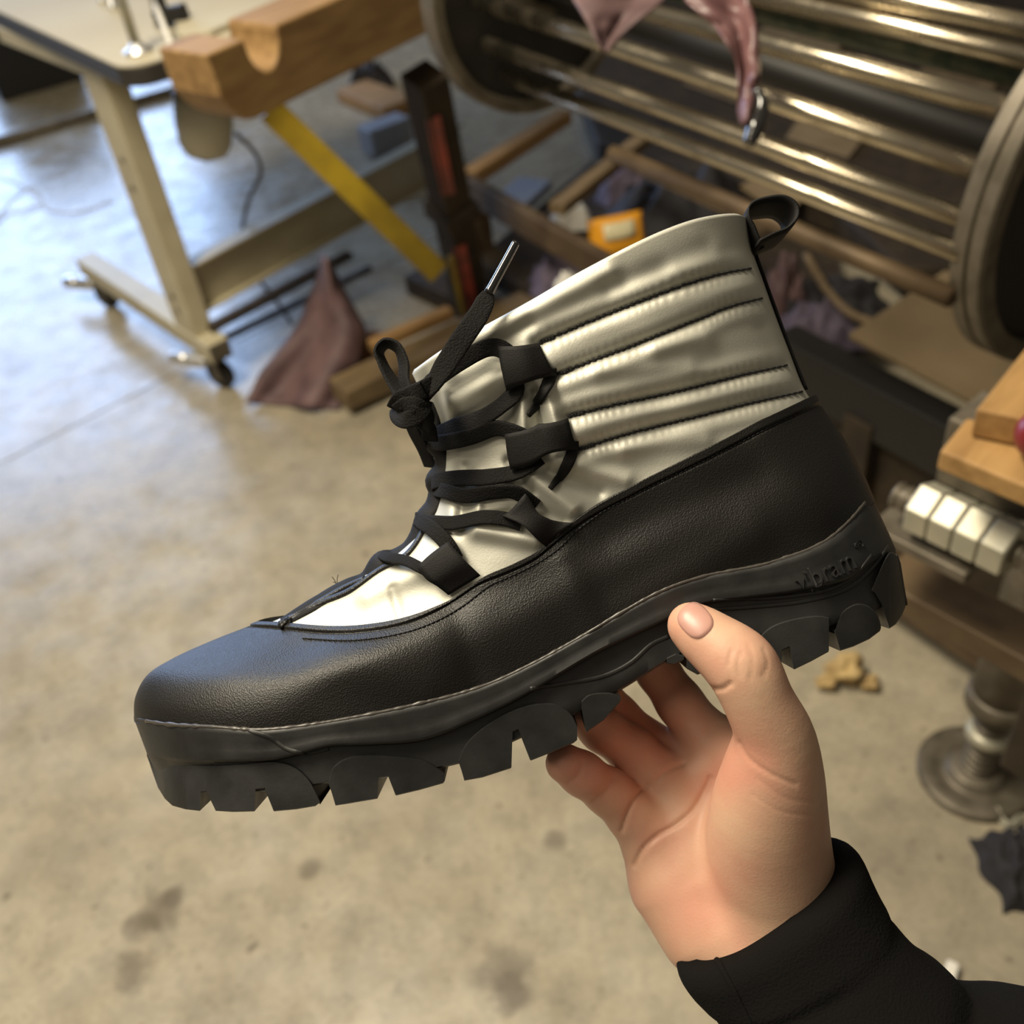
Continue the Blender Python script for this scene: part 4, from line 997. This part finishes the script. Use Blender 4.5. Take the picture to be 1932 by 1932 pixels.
# ---- mauve leather hanging over the rods
def hang(rowsdef, seed, thick, name, m, label):
    rows_ = []
    for (xl, yl, xr, yr, d) in catmull(np.array(rowsdef, float), 26):
        row = []
        for k in range(14):
            t = k / 13; dd = d + .018 * nz((t * 3, yl * .02, 0), 1.3, seed) - .012 * math.sin(t * 7 + yl * .02)
            row.append(PD(xl + (xr - xl) * t, yl + (yr - yl) * t, dd))
        rows_.append(row)
    V, F = sheet(rows_, thick); return tag(mesh(name, V, F, m, smooth=True), label, 'leather scrap', None)
hang([(1060, -60, 1290, -70, 1.26), (1078, -5, 1262, -10, 1.25), (1098, 28, 1235, 18, 1.24), (1120, 70, 1180, 62, 1.235), (1136, 98, 1146, 98, 1.23)], 3, .002, 'leather_scrap', MT['pink'], 'pinkish pointed leather scrap hanging over the rods')
hang([(1270, -60, 1400, -50, 1.15), (1290, 0, 1410, -5, 1.14), (1335, 38, 1425, 40, 1.13), (1365, 75, 1430, 90, 1.12), (1388, 120, 1432, 140, 1.115), (1392, 190, 1425, 195, 1.11), (1396, 235, 1418, 238, 1.11)], 8, .002, 'leather_scrap', MT['purple'], 'long dark mauve leather strip dangling in front of the rods')
rows_ = []
V, F = tube(catmull([PD(1428, 168, 1.10), PD(1438, 195, 1.10), (PD(1428, 235, 1.10)), PD(1412, 272, 1.10)], 24), np.interp(np.linspace(0, 1, 24), [0, .3, .7, 1], [.006, .008, .011, .007]), 10)
tag(mesh('hanging_strap', V, F, MT['aglet'], smooth=True), 'glossy black strap end hanging beside the mauve leather strip', 'strap')

# ---- low shelf frame and clutter under the drum
sf0 = PZ(885, 345, .33); shelf = empty('shelf_frame', [sf0[0], sf0[1], 0], 'brown steel and wood shelf frame under the drum', 'frame')
V, F = beam(PZ(880, 352, .33), PZ(1215, 548, .33), .03, .07); mesh('front_rail', V, F, MT['rust'], shelf, bevel=.003)
V, F = beam(PZ(885, 336, .35), PZ(1066, 218, .35), .05, .04); mesh('wood_slat', V, F, MT['pine'], shelf, bevel=.003)
V, F = beam(PZ(1050, 395, .34), PZ(1215, 262, .34), .045, .03); mesh('wood_slat', V, F, MT['oldwood'], shelf, bevel=.003)
V, F = beam(PZ(1180, 300, .34), PZ(1450, 425, .34), .035, .03); mesh('back_rail', V, F, MT['oldwood'], shelf, bevel=.003)
V, F = beam(PZ(895, 345, .3) * [1, 1, 0], PZ(895, 345, .3), .05, .05, A); mesh('shelf_leg', V, F, MT['rust'], shelf, bevel=.003)
pl = PZ(1200, 480, .06)
V, F = prism([PZ(x, y, .05) for x, y in ((900, 520), (1120, 330), (1560, 470), (1640, 760), (1250, 720))], (0, 0, .05)); mesh('shelf_board', V, F, MT['dark'], shelf, bevel=.003)
def lump(x, y, z, sx, sy, h_, seed, m, name, label, cat, rot=0.):
    V, F = crumple(PZ(x, y, z), sx, sy, h_, seed, rot); return tag(mesh(name, V, F, MT[m], smooth=True), label, cat)
lump(1290, 400, .10, .20, .15, .14, 4, 'blackcloth', 'cloth_bundle', 'black cloth bundle heaped under the polished rods', 'cloth')
lump(1190, 365, .10, .10, .09, .10, 11, 'lilac', 'cloth_bundle', 'greyish lilac cloth bundle behind the yellow packet', 'cloth')
lump(1065, 545, .10, .09, .07, .12, 6, 'lilac', 'cloth_bundle', 'lilac cloth bundle peeking over the boot shaft edge', 'cloth')
lump(1075, 545, .20, .035, .03, .05, 15, 'white', 'paper_wad', 'cream paper wad on the lilac bundle by the boot shaft', 'paper')
lump(1080, 425, .12, .06, .05, .08, 21, 'white', 'plastic_wad', 'pale crumpled plastic wad left of the yellow packet', 'plastic')
lump(1560, 600, .10, .16, .14, .10, 31, 'blackcloth', 'cloth_bundle', 'black cloth bundle right of the boot pull loop', 'cloth')
lump(1480, 590, .12, .05, .05, .16, 33, 'pink', 'cloth_bundle', 'pale pink rag beside the boot heel', 'cloth')
lump(1545, 640, .12, .09, .07, .10, 37, 'lilac', 'cloth_bundle', 'dark lilac rag on the board right of the boot', 'cloth')
V, F = beam(PZ(955, 395, .11), PZ(1010, 345, .11), .12, .03); tag(mesh('card_box', V, F, MT['blue'], bevel=.003), 'pale blue flat box on the shelf board', 'box')
# yellow packet
pk = PZ(1165, 478, .16)
pkt = empty('snack_packet', pk, 'shiny yellow orange packet with clear window behind the boot', 'packet')
e1 = unit(PZ(1240, 462, .16) - PZ(1100, 490, .16)); e2 = unit(np.cross(ZUP, e1)); 
g = [[pk + e1 * (a * .075) + ZUP * (b * .05 + .05) + e2 * (.02 * b) + np.cross(e1, ZUP) * .018 * (1 - a * a) * (1 - b * b) for a in np.linspace(-1, 1, 13)] for b in np.linspace(-1, 1, 9)]
V, F = sheet(g, .012); mesh('pouch', V, F, MT['orange'], pkt, smooth=True)
g = [[p + np.cross(e1, ZUP) * .004 for p in r[3:11]] for r in g[4:8]]
V, F = sheet(g, .001); mesh('window', V, F, MT['film'], pkt, smooth=True)
# cards lying behind the rods
for k, (pts, z, m, lab) in enumerate(([[(1395, 355), (1440, 330), (1520, 375), (1480, 412)], .106, 'card', 'tan card square below the lowest rods'], [[(1483, 262), (1510, 222), (1630, 262), (1600, 300)], .106, 'card', 'beige card seen between the middle rods'], [[(1290, 160), (1330, 132), (1420, 160), (1390, 195)], .106, 'oldwood', 'brown card behind the mauve strip'], [[(1420, 70), (1480, 20), (1610, 60), (1570, 110)], .106, 'card', 'beige card between the upper rods'], [[(1412, 40), (1425, -20), (1490, -10), (1470, 42)], .116, 'yellow', 'yellow card at the top behind the mauve strip'], [[(1720, 150), (1760, 110), (1880, 160), (1850, 210)], .106, 'oldwood', 'brown board behind the upper right rods'])):
    V, F = prism([PZ(x, y, z) for x, y in pts], (0, 0, .006)); tag(mesh('card_sheet', V, F, MT[m], bevel=.001), lab, 'card')
V, F = prism([PZ(x, y, .02) for x, y in ((1060, 130), (1500, -150), (2500, 60), (2300, 520), (1700, 560), (1570, 440), (1130, 310))], (0, 0, .08)); tag(mesh('shade_slab', V, F, MT['dark'], bevel=.01), 'dark slab added as shade behind the gaps of the rods', 'machine')  # added dark slab, stands in for the shade under the drum

# ---- heavy base and flat board at the right
V, F = prism([PZ(x, y, .50) for x, y in ((1600, 640), (1780, 520), (2250, 640), (2080, 900))], (0, 0, .012)); tag(mesh('flat_board', V, F, MT['card'], bevel=.003), 'tan flat board lying beneath the right end disc', 'board')
p1, p2 = PZ(1478, 640, .45), PZ(2010, 920, .45)
V, F = beam(p1 + [0, 0, -.03], p2 + [0, 0, -.03], .06, .10); mbse = empty('machine_stand', [*PZ(1750, 800, .45)[:2], .0], 'dark brown machine base running behind the boot heel', 'machine')
mesh('upper_beam', V, F, MT['black'], mbse, bevel=.004)
V, F = beam(PZ(1490, 760, .30), PZ(2050, 1100, .30), .05, .24); mesh('side_plate', V, F, MT['dark'], mbse, bevel=.004)
V, F = beam(PZ(1560, 1010, .10), PZ(2050, 1330, .10), .06, .09); mesh('lower_beam', V, F, MT['rust'], mbse, bevel=.004)
for x, y in ((1600, 1040), (1980, 1260)):
    q = PZ(x, y, .08); V, F = vbox(q, 0, .40, A, .06, .06); mesh('base_leg', V, F, MT['dark'], mbse, bevel=.004)
V, F = tube(catmull([PZ(1520, 480, .25), PZ(1570, 560, .22), PZ(1620, 600, .22), PZ(1680, 615, .22)], 20), .010, 10); tag(mesh('hose', V, F, MT['oldwood'], smooth=True), 'tan bent hose on the dark rags right of the boot', 'hose')

# ---- clamp with wood blocks and hex nuts
k1, k2 = PZ(1752, 962, .78), PZ(1892, 1030, .78); ka = unit(k2 - k1); kl = np.linalg.norm(k2 - k1)
ks = np.cross(ka, ZUP); ks = ks if ks[1] < 0 else -ks
clamp = empty('clamp_bolt', k1 - [0, 0, .05], 'threaded rod with four zinc hex nuts below the wood blocks', 'bolt')
th_p = np.linspace(-.035, kl + .30, 160)
V, F = tube([k1 + ka * t for t in th_p], .0125 + .0014 * np.sin(np.arange(160) * 1.57), 16); mesh('threaded_rod', V, F, MT['iron'], clamp, smooth=True)
nl_ = kl / 3.0
for i in range(4):
    c = k1 + ka * (nl_ * i - nl_ * .5); rot0 = .45 + .03 * i
    a_ = unit(ZUP); V = []
    prof = [(.0255, .0004), (.0275, .0018), (.0275, nl_ - .0018), (.0255, nl_ - .0004)]
    for r, h__ in prof:
        for k in range(6):
            t = rot0 + k * math.pi / 3; V.append(c + ka * h__ + r * (ks * math.cos(t) + ZUP * math.sin(t)))
    F = grid_faces(4, 6, True) + [tuple(range(6))[::-1], tuple(18 + k for k in range(6))]
    mesh('hex_nut', np.array(V), F, MT['zinc'], clamp, bevel=.0012)
dk = .055
b1 = k1 - ka * .01 + ZUP * dk - ks * .05
cl2 = empty('clamp_jaw', b1 - [0, 0, .1], 'grey brown steel jaw plates around the zinc nuts', 'clamp')
V, F = beam(b1, b1 + ka * .5, .06, .075); mesh('jaw_block', V, F, MT['iron'], cl2, bevel=.003)
b2 = k1 - ka * .045 - ZUP * .036 - ks * .01
V, F = beam(b2, b2 + ka * (kl + .03), .07, .012); mesh('jaw_plate', V, F, MT['iron'], cl2, bevel=.002)
b3 = b2 - ZUP * .11 - ks * .03
V, F = beam(b3, b3 + ka * .45, .06, .03); mesh('jaw_rail', V, F, MT['rust'], cl2, bevel=.003)
V, F = beam(b3 + ka * .2 - ZUP * .15, b3 + ka * .2 + ZUP * .1, .06, .05, ka); mesh('jaw_bracket', V, F, MT['dark'], cl2, bevel=.003)
zb = b1[2] + .0375
wp = [PZ(x, y, zb + .02) for x, y in ((1774, 850), (1824, 788), (1990, 830), (2000, 945))]
V, F = prism(wp, (0, 0, .02)); V = V - [0, 0, .02]; tag(mesh('wood_block', V, F, MT['pine'], bevel=.002), 'lower pine wood block on the steel jaw', 'wood block')
wp = [PZ(x, y, zb + .05) for x, y in ((1842, 772), (1940, 650), (2060, 700), (1980, 800))]
V, F = prism(wp, (0, 0, .028)); V = V - [0, 0, .028]; tag(mesh('wood_block', V, F, MT['pine'], bevel=.002), 'upper pine wood block at the right edge', 'wood block')
V, F = lathe([(.0, -.02), (.012, -.018), (.02, -.008), (.022, 0), (.02, .008), (.012, .018), (.0, .02)], PZ(1966, 822, zb + .045), unit([.3, -.6, .8]), 24); mesh('knob', V, F, MT['redknob'], cl2, smooth=True)['label'] = 'dark red round knob'

# ---- levelling foot
lf = PZ(1838, 1462, 0); lean = unit(ZUP)
foot = empty('levelling_foot', lf, 'round iron levelling foot and tube leg on the floor', 'machine foot')
V, F = lathe([(.0, 0), (.083, 0), (.088, .004), (.088, .010), (.083, .014), (.06, .013), (.05, .010), (.046, .012), (.042, .022), (.036, .026), (.0, .026)], lf, lean, 48); mesh('base_disc', V, F, MT['iron'], foot, smooth=True)
zs = np.linspace(.024, .15, 60); V, F = tube([lf + ZUP * z for z in zs], .022 + .0045 * np.sin(np.arange(60) * .9), 24); mesh('screw_stem', V, F, MT['iron'], foot, smooth=True)
V, F = lathe([(.024, .10), (.033, .104), (.033, .120), (.024, .124)], lf, ZUP, 24); mesh('lock_nut', V, F, MT['zinc'], foot, smooth=True)
V, F = tube([lf + ZUP * .15, lf + ZUP * .2], .014, 16); mesh('stem_neck', V, F, MT['dark'], foot, smooth=True)
lg1 = lf + ZUP * .19
V, F = merge(tube([lg1, lg1 + ZUP * .62], .042, 28), lathe([(.028, -.01), (.048, -.006), (.048, .02), (.042, .024)], lg1, ZUP, 28)); mesh('leg_tube', V, F, MT['iron'], foot, smooth=True)

# ---- bits on the floor
c = PZ(1592, 1280, 0); parts = []
fm = empty('foam_scrap', c, 'knobbly tan foam scrap on the floor below the heel', 'scrap')
bm = bmesh.new(); bmesh.ops.create_icosphere(bm, subdivisions=4, radius=1)
for v in bm.verts:
    r = 1 + .55 * nz(v.co, 1.6, 4) + .2 * nz(v.co, 4, 6)
    v.co = v.co * r
V = np.array([v.co[:] for v in bm.verts]) * [.030, .026, .024]; V[:, 2] -= V[:, 2].min(); F = [tuple(x.index for x in f.verts) for f in bm.faces]; bm.free()
mesh('foam_lump', V + c, F, MT['foam'], fm, smooth=True)
mesh('foam_lump', V * .5 + c + [.035, -.028, 0], F, MT['foam'], fm, smooth=True); mesh('foam_lump', V * .55 + c + [-.036, -.012, 0], F, MT['foam'], fm, smooth=True)
V, F = beam(PZ(1798, 1818, .012), PZ(1784, 1868, .012), .016, .016); tag(mesh('chalk_stub', V, F, MT['white'], bevel=.003, seg=3), 'white chalk stub on the floor beside the sleeve', 'chalk')
lump(1915, 1640, 0, .045, .06, .06, 51, 'blackcloth', 'rag', 'black rag on the floor at the right edge', 'rag')
ch = catmull([PZ(1880, 1530, .004), PZ(1900, 1560, .004), PZ(1925, 1545, .004)], 9)
chn = empty('chain_end', ch[0], 'short steel chain end beside the levelling foot', 'chain')
for i in range(8):
    m_ = .5 * (ch[i] + ch[i + 1]); d_ = unit(ch[i + 1] - ch[i]); s_ = unit(np.cross(d_, ZUP)) if i % 2 else ZUP
    V, F = tube([m_ + d_ * .009 * math.cos(t) + s_ * .005 * math.sin(t) + ZUP * .004 for t in np.linspace(0, 2 * math.pi, 15)], .0017, 6, False); mesh('chain_link', V, F, MT['zinc'], chn, smooth=True)
# hide and leather offcuts by the caster
rows_ = []
for t in np.linspace(0, 1, 22):
    ya = 478 + (760 - 478) * t; xl = np.interp(t, [0, .15, .5, .8, 1], [606, 600, 560, 490, 462]); xr = np.interp(t, [0, .2, .45, .7, 1], [622, 650, 690, 680, 640]); z0 = .34 * (1 - t) ** 1.1 + .004
    row = []
    for k in range(16):
        s = k / 15; x = xl + (xr - xl) * s; row.append(PZ(x, ya + 14 * s, max(.004, z0 * (1 - .2 * abs(2 * s - 1)) + .02 * math.sin(s * 9 + 2 * t) * t)))
    rows_.append(row)
V, F = sheet(rows_, .003); tag(mesh('leather_hide', V, F, MT['pink'], smooth=True), 'dusty pink leather hide slumped on the floor by the caster', 'leather hide')
lump(640, 700, 0, .09, .06, .09, 61, 'brownl', 'leather_offcut', 'brown leather offcut at the foot of the pink hide', 'leather scrap')
lump(690, 660, 0, .05, .06, .07, 64, 'brownl', 'leather_offcut', 'smaller brown leather offcut beside the wooden skid', 'leather scrap')
V, F = beam(PZ(640, 745, .05), PZ(1040, 560, .05), .09, .06); tag(mesh('wooden_skid', V, F, MT['oldwood'], bevel=.004), 'old wooden skid on the floor behind the laces', 'plank')
V, F = beam(PZ(700, 655, .10), PZ(850, 588, .10), .035, .03); tag(mesh('wood_batten', V, F, MT['pine'], bevel=.003), 'narrow pine batten on the old skid', 'plank')
# things beyond the table
V, F = tube([PZ(-120, 300, .02), PZ(100, 236, .02), PZ(420, 145, .02)], .020, 12); tag(mesh('steel_pipe', V, F, MT['iron'], smooth=True), 'grey pipe lying on the floor behind the table leg', 'pipe')
for (x, y, w_, d_, h_, m, lab) in ((60, 150, .5, .4, .5, 'black', 'black crate in the far left corner under the table'), (-260, 200, .4, .4, .35, 'black', 'low black crate cut off by the left edge')):
    q = PZ(x, y, 0); cr = empty('crate', q, lab, 'crate'); V, F = vbox(q, .0, h_, A, w_, d_); mesh('crate_body', V, F, MT[m], cr, bevel=.01)
    V, F = vbox(q, h_, h_ + .03, A, w_ + .03, d_ + .03); mesh('crate_lid', V, F, MT['dark'], cr, bevel=.008)
V, F = beam(PZ(665, 170, .03), PZ(755, 205, .03), .16, .05); tag(mesh('pine_offcut', V, F, MT['pine'], bevel=.004), 'pine board offcut on the floor beyond the yellow brace', 'plank')
V, F = beam(PZ(690, 268, .06), PZ(765, 240, .06), .10, .10); tag(mesh('blue_box', V, F, MT['blue'], bevel=.005), 'pale blue box on the floor left of the dark post', 'box')
lump(765, 362, 0, .10, .06, .06, 71, 'white', 'plastic_bag', 'white plastic bag on the floor behind the cross beam', 'bag')
lump(700, 165, 0, .10, .08, .12, 75, 'blackcloth', 'cloth_bundle', 'black rag on the pine offcut behind the timber beam', 'cloth')
# loose white thread on the floor
for k, (pts, lab) in enumerate(([[(-30, 440), (20, 380), (60, 352), (90, 395), (140, 400), (215, 378)], 'loose white thread trailing toward the table leg'], [[(-20, 330), (30, 345), (75, 385), (20, 400), (-20, 430)], 'loose white thread tangle at the left edge'])):
    V, F = tube(catmull([PZ(x, y, .004) for x, y in pts], 60), .0022, 6); tag(mesh('thread', V, F, MT['white'], smooth=True), lab, 'thread')
